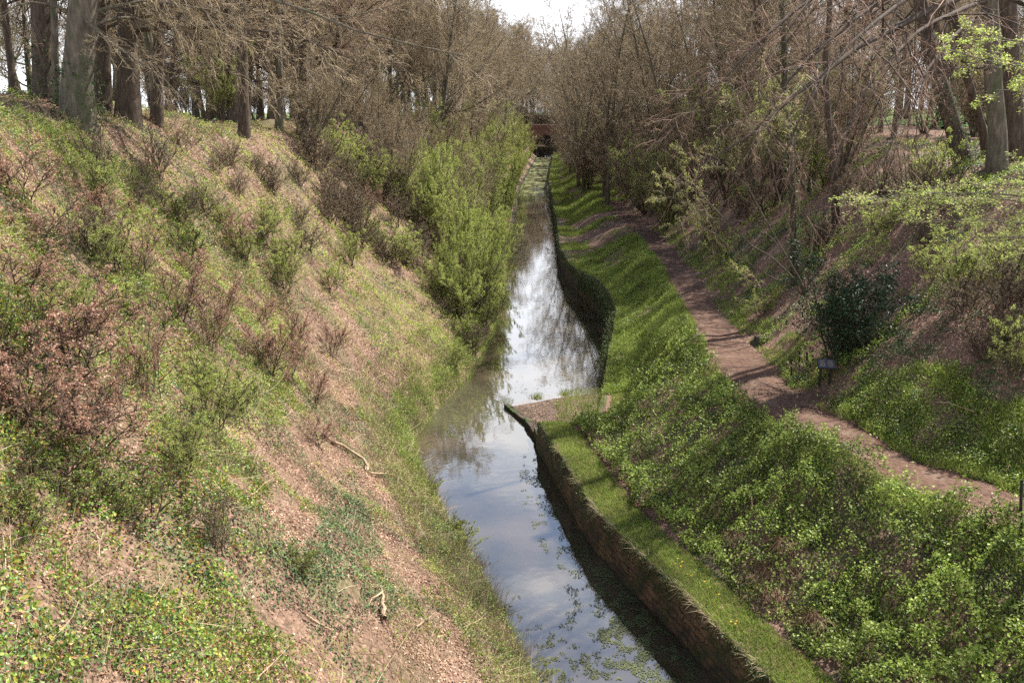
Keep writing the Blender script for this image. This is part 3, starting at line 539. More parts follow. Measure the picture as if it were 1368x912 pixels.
# ---- woodland of the right bank
for i, y in enumerate([38, 43, 48, 54, 60, 66, 73, 80, 88, 97, 107, 118, 130, 143, 158, 175, 194, 215, 238, 262, 280]):
    pin = float(pathx(y)); n_ = 3 if y < 150 else 2
    for k in range(n_):
        x = pin+7.5+5.5*k+rng.normal(0, 1.2); kd = ('beech', 'open', 'slim', 'open')[rng.integers(0, 4)]
        if y < 62 and k < 2 or y < 50: continue
        plant(kd, x, y+rng.normal(0, 1.5), rng.uniform(.8, 1.02), 'tall bare tree in the dense wood on the right bank', RW, tilt=(0, -rng.uniform(.02, .14)))
for i, y in enumerate([50, 54, 58, 63, 68, 74, 80, 87, 95, 104, 114, 125, 137, 151, 166, 183, 202, 224, 248]):
    pin = float(pathx(y))
    for k in range(2):
        if y < 73 and k == 0: continue
        kd = 'coppicer' if rng.random() < .62 else 'coppiceg'
        plant(kd, pin+(2.6 if y > 58 else 4.5)+3.4*k+rng.normal(0, .6), y+rng.normal(0, 1.), rng.uniform(.85, 1.2), {'coppicer': 'reddish brown many-stemmed bare tree above the path', 'coppiceg': 'many-stemmed tree breaking into green leaf above the path'}[kd],
              {'coppicer': 'bare coppice above the path', 'coppiceg': 'greening coppice above the path'}[kd], tilt=(0, -rng.uniform(.05, .25)))
# ---- tall trees rooted on the slopes, leaning in over the water
for i, y in enumerate([62, 68, 75, 82, 90, 99, 109, 120, 132, 146, 161, 178, 197, 218, 241, 262, 279]):
    tx = np.interp(y, LTOP[:, 0], LTOP[:, 1]); e = float(xl(y))
    for f_ in ((.85, .58) if y > 95 else ()):
        x = e+(tx-e)*(f_+rng.normal(0, .05)); plant(('open', 'open', 'ash')[rng.integers(0, 3)], x, y+rng.normal(0, 1.5), rng.uniform(.98, 1.15)+(.12 if y > 150 else 0), 'tall bare tree rooted on the slope of the left bank', 'tall trees on the left slope', tilt=(0, rng.uniform(.02, .12)))
    pin = float(pathx(y)); plant(('open', 'slim')[i % 3 == 0], pin+rng.uniform(4, 5.5)+(3 if y < 90 else 0), y+rng.normal(0, 1.5), rng.uniform(.95, 1.15), 'tall bare tree rooted on the slope above the path', 'tall trees on the right slope', tilt=(0, -rng.uniform(.06, .16)))
    if y > 90: plant('open', float(xr(y))+rng.uniform(3.6, 5.2)+(1.5 if y < 120 or y > 240 else 0), y+3, rng.uniform(1.05, 1.3), 'tall bare tree rooted on the slope above the path', 'tall trees on the right slope', tilt=(0, -rng.uniform(.0, .05)))
# ---- beyond the bridge
for k in range(60):
    y = rng.uniform(302, 350); x = rng.uniform(-30, 50); kd = ('beech', 'ash', 'slim')[k % 3]
    plant(kd, x, y, rng.uniform(1.25, 1.55), 'tall bare tree standing beyond the brick bridge', 'bare trees beyond the bridge')
# ---- wood further out, seen between the trunks
for k in range(60):
    s_ = -1 if k % 2 else 1; y = rng.uniform(38, 190); x = (np.interp(y, LTOP[:, 0], LTOP[:, 1])-18-rng.uniform(0, 38)) if s_ < 0 else pathx(y)+(56 if y < 75 else 30)+rng.uniform(0, 38)
    if s_ < 0 and y < 75: continue
    plant(('ash', 'beech')[k % 3 == 0], float(x), y, rng.uniform(.8, 1.), 'distant bare tree behind the wood of the %s bank' % ('left' if s_ < 0 else 'right'), 'distant trees behind the %s wood' % ('left' if s_ < 0 else 'right'))
for k in range(90):
    s_ = -1 if k % 2 else 1; y = 42+150*rng.random()**1.5
    x = (np.interp(y, LTOP[:, 0], LTOP[:, 1])-2-rng.uniform(0, 22)) if s_ < 0 else pathx(y)+13+rng.uniform(0, 24)
    if s_ > 0 and y < 60: x += 12
    if s_ < 0 and y < 62 and k % 4: continue
    kd = ('coppice', 'coppiceg')[k % 8 == 0] if s_ < 0 else ('coppicer', 'coppiceg')[(k//2) % 2]
    plant(kd, float(x), y, rng.uniform(.5, .95), 'bare undergrowth tree among the trunks of the %s wood' % ('left' if s_ < 0 else 'right'), 'undergrowth of the %s wood' % ('left' if s_ < 0 else 'right'))

for i, y in enumerate([92, 99, 107, 115, 124, 134, 145, 157, 170, 184, 199, 215, 232, 250, 266, 276]):
    for q in (0, 1):
        if (y < 110 or y > 215) and q: continue
        plant(('coppicer', 'coppice')[(i+q) % 2], float(pathx(y))+(1.9 if not q else -1.2)+rng.normal(0, .4), y+rng.normal(0, 1.5)+4*q, rng.uniform(.7, 1.0), 'bare many-stemmed tree overhanging the far path and canal edge', 'coppice over the far path', tilt=(0, -rng.uniform(.15, .4)))
for y, dx in ((287, 12), (285, 15), (288, -11), (286, -13), (289, 9.5)): plant('coppicer' if dx > 0 else 'coppice', float((xl(y)+xr(y))/2)+dx, y, .9, 'bare many-stemmed tree crowding the brick bridge', 'coppice at the bridge')

for k in range(16): plant('coppice' if k % 2 else 'coppicer', -4+2.2*k, 303+rng.uniform(0, 10), rng.uniform(1.0, 1.3), 'bare many-stemmed tree behind the parapet of the brick bridge', 'coppice behind the bridge')

for k in range(26):
    y = rng.uniform(40, 78); plant(('coppiceg', 'coppice', 'coppicer')[k % 3], float(pathx(y))+rng.uniform(20, 34), y, rng.uniform(.55, .9), 'many-stemmed bush closing the view behind the trunks on the right bank top', 'bushes behind the right trunks')

# ------------------------------------------------------------------ trees that stand out
def custom_tree(name, label, base, trunks, limbs, bark, twig, seed, lv=(10, 9, 5), tw=.009, leaf=None, per=0, lsize=.05, group=None, cat='tree', limbmat=None, zs=1., droop=0., ln=(.34, .42, .5), ivy=0, trunkname='trunk'):
    """trunks / limbs: lists of (radius m, [(u, v, ground distance), ...]); the points are places in the wood"""
    rg = np.random.default_rng(seed); base = Vector(base); E = empty(name, base, 0, label, cat, group); bv = np.array(base)
    def poly_(pts, K=10):
        Q = np.array([at_d(*p) if len(p) == 3 else p[:3] for p in pts]); s_ = np.concatenate([[0], np.cumsum(np.linalg.norm(np.diff(Q, axis=0), axis=1))]); f_ = np.linspace(0, s_[-1], K)
        out = np.stack([np.interp(f_, s_, Q[:, k]) for k in range(3)], 1); out[1:-1] = out[1:-1]*.5+(out[:-2]+out[2:])*.25; out[1:-1] += rg.normal(0, .02*s_[-1]/K, (K-2, 3)); return out-bv
    A = Acc(); TP = []; TR = []
    for r, pts in trunks:
        P = poly_(pts); P[0] -= [0, 0, .3]; R = r*np.linspace(1.05, .6, 10); R[0] *= 1.3; A.add(*tubes(P[None], R[None], 12)); TP.append(P); TR.append(R)
    A.build(trunkname, M[bark], E, smooth=True); B = Acc(); LP = []; LR = []
    for r, pts in limbs:
        P = poly_(pts); LP.append(P); LR.append(r*np.linspace(1, .18, 10))
    P1, R1 = np.array(LP), np.array(LR); B.add(*tubes(P1, R1, 6), 0)
    P2, R2 = grow(P1, R1, lv[0], (.12, 1), ln[0], 42, 6, -droop, .14, .5, .012, rg, zs=zs); B.add(*tubes(P2, R2, 4), 0)
    P3, R3 = grow(P2, R2, lv[1], (.1, 1), ln[1], 40, 5, -droop, .16, .55, tw, rg, zs=zs); B.add(*tubes(P3, R3, 3), 1)
    P4, R4 = grow(P3, R3, lv[2], (.1, 1), ln[2], 38, 4, -droop*.5, .16, .6, tw*.75, rg, zs=zs); B.add(*tubes(P4, R4, 3), 1)
    B.build('crown', [M[limbmat or bark], M[twig]], E, smooth=True)
    if leaf: Acc().add(*foli(P4, .1, per, lsize, .03, rg, up=.8 if zs == 1 else 1.6)).build('foliage', M[leaf], E)
    if ivy:
        P, R = TP[0], TR[0]; n_ = int(1800*ivy*max(1, trunks[0][0]*4)); f_ = rg.random(n_)**1.3*ivy*9; k = np.minimum(f_.astype(int), 8); w_ = (f_-k)[:, None]; c = P[k]*(1-w_)+P[k+1]*w_
        az = rg.uniform(0, 6.283, n_); rad = (R[k]+rg.uniform(0, .22, n_)*(1.2-f_/9))[:, None]
        Acc().add(*leaves(c+np.stack([np.cos(az), np.sin(az), 0*az], -1)*rad, .11, rg=rg)).build('ivy', M['ivy'], E)
    return E
def px_r(w_, D): return w_/2/FPX*D
def gp(u, v, D=None):                   # ground point seen at u,v; or on the ground at distance D under u
    if D is None: return hit(u, v)
    x = float((u-CX)/FPX*D*1.0); 
    for _ in range(6):
        z = float(ground(x, D)); f_ = D*FW[1]+(z-CAMZ)*FW[2]; x = (u-CX)/FPX*f_
    return x, D, z
def up_from(b, pts): return [(*b, 0, 0)]+pts
BT = [  # left bank: u, v of the base, distance, width px, top u, bark, label
 (60, 128, 33, 24, 52, 'barkd', 'thick dark trunk near the left edge of the photo, beside a pale slim one'),
 (103, 160, 32, 37, 110, 'barkl', 'thickest grey green beech with ivy at its foot on top of the left bank'),
 (135, 120, 36, 20, 138, 'barkd', 'dark trunk just behind the thick grey green beech'),
 (170, 145, 36, 27, 174, 'barkd', 'thick dark brown trunk to the right of the thick grey green beech'),
 (208, 150, 39, 14, 215, 'barkd', 'slim dark trunk to the right of the two thick dark ones'),
 (326, 178, 50, 13, 322, 'barkd', 'lone dark trunk standing right of the green bush on the left bank'),
 (18, 108, 36, 9, 0, 'barkd', 'thin leaning tree at the left edge in front of open sky'),
 (76, 128, 32.6, 9, 70, 'barkl', 'slim pale trunk touching the thick dark one at the far left'),
 (372, 182, 57, 9, 372, 'barkl', 'slim pale trunk among the twigs above the left slope'),
 (402, 190, 61, 11, 410, 'barkd', 'slim dark trunk beside a pale one above the left slope'),
]
for q, (u, v, D, w_, ut, bk, lb) in enumerate(BT):
    b = gp(u, v, D); D = b[1]; top = -260
    tr = [(px_r(w_, D), [(*b, 0, 0), (u*.7+ut*.3, v-60, D), (ut, 0, D), (ut+(ut-u)*.6, -160, D), (ut+(ut-u), top-140, D+.5)])]
    lm = []; rg = np.random.default_rng(50+q); nl = 9 if w_ > 12 else 6
    for k in range(nl):
        v0 = rg.uniform(-300, 40 if w_ > 12 else 20); s_ = -1 if k % 4 == 0 else 1; l_ = rg.uniform(130, 330)*(1 if w_ > 12 else .5)
        uu = np.interp(v0, [-400, 0, v], [ut+(ut-u), ut, u]); dd = rg.uniform(-5, 6)
        lm.append((rg.uniform(.045, .085)*(1 if w_ > 12 else .5), [(uu, v0, D), (uu+s_*l_*.35, v0-22, D+dd*.3), (uu+s_*l_*.7, v0-5+rg.uniform(-10, 25), D+dd*.7), (uu+s_*l_, v0+rg.uniform(10, 90), D+dd)]))
    if q == 3: lm += [(.11, [(172, 40, D), (240, 38, D), (300, 34, D-1), (345, 40, D-1), (420, 55, D-2), (480, 85, D-2)]), (.06, [(172, -40, D), (260, 10, D-2), (350, 60, D-3), (400, 95, D-4), (450, 105, D-4)])]
    if q == 1: lm += [(.09, [(108, -60, D), (220, -40, D-2), (380, 0, D-4), (520, 60, D-5), (620, 75, D-5)]), (.08, [(108, -90, D), (240, -90, D-1), (430, -60, D-4), (600, -20, D-5), (640, 30, D-5)]), (.05, [(106, 20, D), (150, 60, D-2), (230, 110, D-3), (260, 160, D-3)])]
    custom_tree('beech_tree' if bk == 'barkl' else 'oak_tree', lb, b, tr, lm, bk, 'twigl', 100+q, lv=(11, 9, 6), droop=.05, tw=.0075, ivy=.16 if q in (0, 1) else 0)

# right bank
b = gp(1332, 250, 36); D = 36
custom_tree('beech_tree', 'thick grey green beech trunk standing upright at the right edge above the leafy bough', b,
  [(px_r(23, D), [(*b, 0, 0), (1330, 120, D), (1322, 0, D), (1300, -180, D), (1290, -350, D)])],
  [(.16, [(1318, -20, D), (1250, 10, D-3), (1160, 55, D-6), (1080, 105, D-8), (1010, 180, D-9), (930, 225, D-9)]),
   (.11, [(1312, -60, D), (1230, -30, D-3), (1130, 30, D-6), (1040, 120, D-8), (985, 235, D-9)]),
   (.10, [(1305, -120, D), (1200, -80, D-3), (1100, -20, D-6), (1000, 60, D-8), (940, 150, D-9)]),
   (.09, [(1322, 10, D), (1260, 60, D-4), (1215, 130, D-7), (1180, 220, D-8)]),
   (.09, [(1300, -200, D), (1150, -180, D-3), (1000, -110, D-6), (900, -20, D-8)]),
   (.12, [(1318, -60, D), (1220, -10, D-5), (1120, 70, D-9), (1060, 160, D-11), (1030, 250, D-11)]), (.10, [(1320, 0, D), (1240, 30, D-4), (1170, 90, D-8), (1120, 190, D-10), (1105, 260, D-10)]),
   (.10, [(1310, -90, D), (1190, -60, D-4), (1060, 10, D-8), (960, 110, D-9), (880, 190, D-9)]), (.06, [(1325, 92, D), (1280, 90, D-2), (1240, 98, D-3), (1215, 100, D-3)]),
   (.09, [(1330, -10, D), (1400, 20, D-2), (1480, 80, D-4)]), (.08, [(1300, -150, D), (1330, -190, D-3), (1440, -150, D-6)])], 'barkl', 'twigr', 201, lv=(11, 8, 5), droop=.12, tw=.007, limbmat='barkd')
b = gp(1357, 248, 38); D = 38
custom_tree('oak_tree', 'dark rough trunk partly hidden behind the upright beech at the right edge', b, [(px_r(24, D), [(*b, 0, 0), (1352, 130, D), (1345, 0, D), (1350, -300, D)])],
  [(.09, [(1345, -20, D), (1390, -40, D), (1450, -30, D)]), (.09, [(1345, -120, D), (1280, -160, D+2), (1200, -150, D+4)]), (.07, [(1348, -60, D), (1300, -90, D+3), (1230, -70, D+5)])], 'barkd', 'twigl', 202, lv=(7, 6, 4))
b = gp(1292, 236, 39); D = 39
custom_tree('leaning_tree', 'dark trunk leaning left on top of the right bank, left of the upright beech', b, [(px_r(21, D), [(*b, 0, 0), (1268, 160, D), (1240, 70, D), (1232, 0, D), (1205, -200, D)])],
  [(.08, [(1240, 60, D), (1200, 20, D-2), (1130, -10, D-3)]), (.08, [(1232, -20, D), (1180, -60, D), (1100, -60, D)]), (.07, [(1225, -80, D), (1290, -110, D), (1340, -100, D)]), (.06, [(1240, 90, D), (1280, 60, D+1), (1310, 10, D+2)])], 'barkd', 'twigl', 203, lv=(8, 6, 4), ivy=.3)
b = gp(1322, 205, 41); D = 41
custom_tree('slender_tree', 'slender dark trunk curving between the leaning tree and the upright beech', b, [(px_r(11, D), [(*b, 0, 0), (1300, 130, D), (1285, 70, D), (1270, 0, D), (1255, -150, D)])],
  [(.05, [(1280, 40, D), (1250, 0, D), (1200, -20, D)]), (.05, [(1268, -10, D), (1300, -60, D), (1330, -70, D)])], 'barkd', 'twigl', 204, lv=(8, 6, 4))
b = gp(1063, 380); D = b[1]
custom_tree('ivy_clad_tree', 'slim upright trunk wrapped in dark ivy standing above the leaning stems', b, [(px_r(9, D), [(*b, 0, 0), (1058, 240, D), (1048, 110, D), (1045, 0, D), (1040, -90, D)])],
  [(.05, [(1048, 120, D), (1010, 60, D), (950, 20, D)]), (.05, [(1048, 60, D), (1090, 10, D), (1130, -40, D)]), (.045, [(1045, 0, D), (1000, -60, D), (960, -90, D)]), (.04, [(1055, 200, D), (1010, 160, D-1), (960, 170, D-2)])], 'barkd', 'twigl', 205, lv=(10, 9, 6), ivy=.9)
b = gp(1117, 300); D = b[1]
custom_tree('slender_tree', 'slender brown trunk right of the ivy wrapped one on the right bank', b, [(px_r(9, D), [(*b, 0, 0), (1113, 200, D), (1100, 120, D), (1108, 0, D), (1110, -120, D)])],
  [(.05, [(1102, 130, D), (1070, 60, D), (1020, 30, D)]), (.05, [(1105, 60, D), (1150, 0, D), (1200, -20, D)]), (.045, [(1108, -20, D), (1060, -80, D), (1010, -90, D)])], 'barkd', 'twigr', 206, lv=(10, 8, 5))
b = gp(1078, 392); D = b[1]
custom_tree('leaning_hazel', 'fan of pale bare stems leaning left over the path from one root', b,
  [(.045, [(*b, 0, 0), (1040, 350, D), (1000, 325, D), (975, 300, D-.5)]), (.04, [(*b, 0, 0), (1050, 340, D), (1020, 290, D), (1000, 250, D)]), (.035, [(*b, 0, 0), (1030, 372, D-.5), (985, 340, D-1), (955, 312, D-1.5)]),
   (.035, [(*b, 0, 0), (1065, 330, D), (1040, 270, D), (1030, 210, D)]), (.03, [(*b, 0, 0), (1045, 330, D+.5), (1010, 300, D+.5), (965, 290, D)]), (.035, [(*b, 0, 0), (1085, 330, D), (1080, 270, D), (1070, 220, D)])],
  [(.03, [(975, 300, D-.5), (940, 285, D-1), (900, 262, D-1.5), (870, 262, D-2)]), (.03, [(1000, 250, D), (960, 215, D), (900, 200, D)]), (.03, [(955, 312, D-1.5), (925, 300, D-2), (890, 300, D-2)]), (.03, [(1030, 210, D), (1010, 160, D), (970, 130, D)]),
   (.03, [(965, 290, D), (930, 250, D), (880, 235, D)]), (.03, [(1070, 220, D), (1050, 170, D), (1060, 110, D)]), (.03, [(1030, 372, D-.5), (1000, 372, D-1), (970, 352, D-1)])], 'barkl', 'twigl', 207, lv=(12, 9, 6), leaf='fresh', per=1.2, lsize=.055, trunkname='stems')
# lime green beech boughs reaching in from a trunk just outside on the right
D = 20.5; b = (15.6, D, float(ZR(15.6, D)))
custom_tree('young_beech_tree', 'beech boughs of fresh lime green leaves reaching in from the right', b, [(.16, [(*b, 0, 0), (15.7, D, b[2]+2.5, 0), (15.6, D, b[2]+5.5, 0), (15.3, D, b[2]+9, 0)])],
  [(.035, [(1540, 300, D), (1420, 275, D-.5), (1290, 262, D-1), (1170, 266, D-1.5)]), (.035, [(1540, 330, D), (1400, 300, D-1), (1280, 292, D-1.6), (1200, 300, D-2)]), (.03, [(1540, 260, D), (1430, 250, D+.6), (1330, 246, D+1), (1240, 252, D+1.2)]),
   (.035, [(1540, 290, D), (1400, 262, D-1.4), (1260, 255, D-2), (1160, 262, D-2.2)]), (.03, [(1540, 330, D), (1430, 325, D-1), (1340, 312, D-1.5), (1260, 325, D-2)]),
   (.035, [(1530, 130, D), (1420, 95, D-.5), (1330, 85, D-1), (1255, 62, D-1.2)]), (.03, [(1530, 60, D), (1430, 62, D), (1350, 55, D), (1300, 42, D-.5)]), (.03, [(1530, 170, D), (1430, 140, D-1), (1370, 122, D-1.6), (1330, 120, D-1.8)])],
  'barkl', 'twigl', 208, lv=(16, 8, 5), ln=(.24, .42, .5), zs=.22, tw=.004, leaf='lime', per=2.3, lsize=.058, droop=.0)

# ------------------------------------------------------------------ shrubs and saplings one can tell apart
def at_plants(kind, pts, lab, group, tilt=(.0, .12), name=None):
    for u, v, s_ in pts:
        x, y, z = hit(u+rng.normal(0, 5), v+rng.normal(0, 5)); q_ = rng.uniform(.8, 1.35); plant(kind, x, y, (s_*q_*rng.uniform(.8, 1.2), s_*q_*rng.uniform(.8, 1.2), s_*rng.uniform(.6, 1.15)), lab, group, tilt=(rng.normal(0, .14), tilt[1]*rng.uniform(.4, 1.2)), name=name, z=z, sink=.06)
at_plants('rust', [(92,600,.75),(130,610,.6),(40,565,.55),(170,560,.6),(60,470,.6),(110,505,.65),(200,520,.6),(150,455,.6),(20,390,.6),(230,440,.6),(285,470,.55),(330,480,.6),(365,500,.6),(395,520,.55),(420,545,.5),(300,425,.6),(345,430,.6),(385,460,.55),(190,385,.6),(250,370,.55),(30,270,.6),(140,300,.55),(430,590,.45),(300,330,.5),(50,330,.6),(405,485,.5),(440,470,.5),(380,415,.5)], 'leafless beech sapling holding rusty dead leaves on the left bank', 'rusty beech saplings on the left bank')
def sticks(A, pts, l0, up):
    x, y, z, o = pts; n_ = len(x); d = norm(rng.normal(size=(n_, 3))*[1, 1, .25]+np.stack([rng.normal(0, .1, n_), 0*x, up*rng.random(n_)], -1)); l = l0*rng.uniform(.4, 1.5, n_); P = [np.stack([x, y, z+.04], -1)]
    for k in range(3): P.append(P[-1]+d*(l/3)[:, None]); d = norm(d+rng.normal(0, .16, (n_, 3)))
    P = np.stack(P, 1); P[:, 1:, 2] = np.maximum(P[:, 1:, 2], ground(P[:, 1:, 0], P[:, 1:, 1])+.02); r_ = (.0045*np.maximum(1, y/22)*rng.uniform(.6, 1.5, n_))[:, None]; A.add(*tubes(P, r_*np.linspace(1, .5, 4), 3))
at_plants('rust', [(520,262,.9),(505,285,.7)], 'rusty leaved sapling in front of the bright green shrubs', 'rusty saplings by the green shrubs')
at_plants('greend', [(350,315,.75),(330,350,.6),(372,345,.6),(300,300,.55),(395,390,.7),(150,360,.6),(120,270,.6),(180,420,.55),(110,420,.5),(280,560,.6),(250,620,.4),(455,385,.6),(480,350,.7),(510,330,.7)], 'small shrub coming into fresh green leaf on the left bank', 'small green shrubs on the left bank')
at_plants('herbsh', [(190,260,.9),(220,300,.9),(265,520,.7),(320,550,.6),(60,640,.6),(120,660,.6),(20,500,.9),(30,700,.7),(15,440,.9),(190,690,.6),(245,345,.9),(400,760,.5),(230,590,.6)], 'low leafy green bush among the saplings on the left bank', 'low leafy bushes on the left bank')
at_plants('twiggy', [(300,735,.42),(200,240,.7),(300,220,.7),(350,235,.7),(400,240,.8),(440,270,.8),(470,300,.8),(510,350,.6),(250,205,.6),(520,350,.8),(120,330,.6),(380,370,.8),(415,330,.8),(560,380,.7)], 'bare twiggy shrub growing on the left bank', 'bare twiggy shrubs on the left bank')
def fill(kind, px, n_, s0, s1, lab, group, tl=(.0, .15)):
    P_ = wpoly(px); k = 0; tries = 0
    while k < n_ and tries < 4000:
        tries += 1; x = rng.uniform(P_[:, 0].min(), P_[:, 0].max()); y = rng.uniform(P_[:, 1].min(), P_[:, 1].max())
        if not inside(P_, np.array([x]), np.array([y]), .1)[0]: continue
        k += 1; q_ = rng.uniform(s0, s1); plant(kind, x, y, (q_*rng.uniform(.8, 1.3), q_*rng.uniform(.8, 1.3), q_*rng.uniform(.7, 1.2)), lab, group, tilt=(rng.normal(0, .12), rng.uniform(*tl)), sink=.08)
def wpoly(px): return np.array([hit(u, v)[:2] for u, v in px])
def inside(poly, x, y, jit=.35):
    x = x+(fbm(x, y, .8, 3, 11)-.5)*jit*4; y = y+(fbm(x, y, .8, 3, 12)-.5)*jit*6; c = np.zeros(len(x), bool); n_ = len(poly)
    for i in range(n_):
        x0, y0 = poly[i]; x1, y1 = poly[(i+1) % n_]; m_ = ((y0 > y) != (y1 > y)); xx = (x1-x0)*(y-y0)/((y1-y0) if y1 != y0 else 1e-9)+x0; c ^= m_ & (x < xx)
    return c
hill = [(400,205),(560,240),(650,400),(630,450),(560,410),(490,345),(430,290)]
fill('twiggy', hill, 85, .45, 1.2, 'bare twiggy shrub below the dark trunks on the left slope', 'bare scrub on the left slope')
fill('greend', hill, 22, .5, 1.1, 'scrubby bush with small green leaves below the trunks on the left slope', 'leafing scrub on the left slope')
fill('coppice', [(430,200),(600,215),(620,300),(560,300),(480,250)], 11, .45, .75, 'small bare many-stemmed tree between the scrub and the willows', 'small coppice on the left slope')
fill('coppiceg', [(480,220),(640,230),(650,330),(600,350),(540,290)], 10, .4, .7, 'small many-stemmed tree breaking into leaf behind the willows', 'small greening coppice on the left slope')
fill('green', [(560,200),(690,215),(680,330),(640,400),(600,360)], 16, .5, .95, 'bright green willow shrub growing up the slope on the left', 'green shrubs on the left slope')
fill('twiggy', [(60,190),(350,220),(420,330),(300,320),(120,260)], 16, .3, .7, 'low bare bush on the upper left bank', 'low bare bushes on the upper left bank')
x, y, z = hit(285, 165); plant('green', x, y+2, 1.0, 'bright green leafing bush between the dark trunks on top of the left bank')
at_plants('twiggy', [(1230,330,.7),(1000,300,1),(960,290,1),(1290,420,.8),(1340,460,.7),(1300,480,.6),(1220,270,1),(1170,280,1),(1100,330,.9),(930,270,1),(1350,420,.9),(1250,300,1),(1030,270,1.1),(1140,270,1.1)], 'bare twiggy shrub growing on the right bank', 'bare twiggy shrubs on the right bank', tilt=(0, -.12))
at_plants('greend', [(1290,390,.8),(1340,380,.9),(1240,380,.6),(940,330,1),(965,350,.9),(900,305,1.1),(1020,430,.5),(1350,500,.6),(1180,300,.8),(1250,280,.9),(1100,260,1),(990,270,1.1)], 'small shrub coming into green leaf on the right bank', 'small green shrubs on the right bank', tilt=(0, -.15))
for q in range(18):                      # thin bare growth along the left water edge, leaning out over the water
    y = 17+31*rng.random()
    if 32.5 < y < 43: continue
    x = float(xl(y))-rng.uniform(0, .7)
    plant(('twiggy', 'greend', 'herbsh')[q % 3], x, y, rng.uniform(.22, .45), 'thin scrubby bush leaning over the water at the left bank foot', 'scrub at the left water edge', tilt=(rng.normal(0, .1), rng.uniform(.2, .6)), z=float(ZL(x, y)), sink=.05)
for q in range(22):                      # leafing and bare scrub at the foot of the slope by the pool
    y = 43+17*rng.random(); x = float(xl(y))-rng.uniform(.1, 1.1)
    plant(('greend', 'twiggy', 'herbsh')[q % 3], x, y, rng.uniform(.35, .75), 'scrubby bush at the foot of the left slope beside the wide pool', 'scrub beside the wide pool', tilt=(rng.normal(0, .1), rng.uniform(.1, .5)), z=float(ZL(x, y)), sink=.05)
# holly
def holly():
    x, y, z = hit(1110, 488); E = empty('holly_bush', (x, y, z-.1), 0, 'dark glossy holly bush behind the information board', 'bush', sc=1.2); rg = np.random.default_rng(5)
    Ps = []; A = Acc()
    for k in range(7):
        P, R = stem(rg.uniform(2.3, 4.1), .035, 7, .12, tuple(rg.normal(0, .3, 2)), .03, rg); Ps.append((P, R)); A.add(*tubes(P, R, 5))
    P = np.concatenate([p for p, _ in Ps]); R = np.concatenate([r_ for _, r_ in Ps]); A.build('stems', M['barkd'], E)
    P1, R1 = grow(P, R, 20, (.08, 1), .42, 55, 5, .05, .2, .5, .006, rg); P2, R2 = grow(P1, R1, 8, (.1, 1), .5, 45, 4, .02, .2, .6, .004, rg)
    Acc().add(*tubes(P1, R1, 3)).add(*tubes(P2, R2, 3)).build('twigs', M['barkd'], E)
    Acc().add(*foli(P2, .1, 9, .085, .07, rg)).build('foliage', M['holly'], E)
holly()

# ------------------------------------------------------------------ scatter
def grad_n(x, y, f=None):
    f = f or ground; e = .15; gx = (f(x+e, y)-f(x-e, y))/(2*e); gy = (f(x, y+e)-f(x, y-e))/(2*e); return norm(np.stack([-gx, -gy, np.ones_like(gx)], -1))
def scatter(side, dens, o0, o1, y0, y1, mask=None, p=1.6, rg=rng):
    yy = np.linspace(y0, y1, 400); dn = dens*np.minimum(1, (24/yy))**p*(o1-o0); c = np.concatenate([[0], np.cumsum((dn[1:]+dn[:-1])/2*np.diff(yy))]); n_ = int(c[-1])
    y = np.interp(rg.random(n_)*c[-1], c, yy); o = rg.uniform(o0, o1, n_)
    if side == 'L': x = xl(y)-o; z = ZL(x, y)
    else: x = xr(y)+o; z = ZR(x, y)
    bx0, by0, _ = hit(1101, 517); k = in_view(x, y, z) & ~((np.abs(x-bx0) < .55) & (y < by0+.5) & (y > by0-1.6) & (rng.random(len(x)) < .85))
    x, y, z, o = x[k], y[k], z[k], o[k]
    if mask is not None:
        q = mask(x, y, o); q = q if q.dtype == bool else rg.random(len(x)) < q; x, y, z, o = x[q], y[q], z[q], o[q]
    return x, y, z, o
def lod(y, s0, k=.6): return s0*np.maximum(1, y/26)**k
def cover(name, A, mat, label=None, cat='ground cover'):
    o = A.build(name, M[mat]); return tag(o, label, cat, kind='stuff')
def lay(A, pts, s0, h=0., flat=True, asp=.7, k=.6, clump=0, **kw):
    x, y, z, o = pts; hh = rng.random(len(x))**1.3*h
    if clump: hh = hh+clump*np.clip(fbm(x, y, .45, 3, 21)-.42, 0, 1)*2*rng.uniform(.5, 1, len(x))
    C = np.stack([x, y, z+.012+hh], -1); A.add(*leaves(C, lod(y, s0, k), asp, flat=grad_n(x, y)*(1.0 if flat else .35), **kw)); return A
bright = wpoly([(455,380),(505,385),(560,415),(610,450),(636,480),(625,515),(585,535),(540,500),(500,455),(455,415)])
lowleaf = wpoly([(-60,560),(60,600),(200,600),(330,620),(350,720),(300,780),(400,870),(420,960),(-60,960)])
soil = wpoly([(330,770),(380,740),(470,800),(540,912),(420,930),(350,830)])
midleft = wpoly([(-60,150),(90,170),(200,230),(330,300),(400,400),(400,560),(330,620),(60,600),(-60,600)])
litterzone = wpoly([(420,420),(500,470),(560,560),(575,700),(640,840),(560,912),(430,800),(360,620),(400,560)])
LITTER = Acc()
lay(LITTER, scatter('L', 560, .3, 17, 5, 60, lambda x, y, o: np.where(inside(bright, x, y), .2, np.where(inside(soil, x, y), .15, np.where(inside(lowleaf, x, y), .5, 1.)))*np.clip(.15+3.2*(fbm(x, y, .7, 4, 35)-.33), .1, 1)), .058, .03)
lay(LITTER, scatter('L', 240, .3, 14, 60, 200, None), .06, .03)
cover('fallen_leaves', LITTER, 'litter', 'carpet of pinkish brown dead leaves over the sunlit left bank', 'leaf litter')
A = Acc(); offp = lambda x, y: np.abs(x-pathx(y)-.05) > 1.25
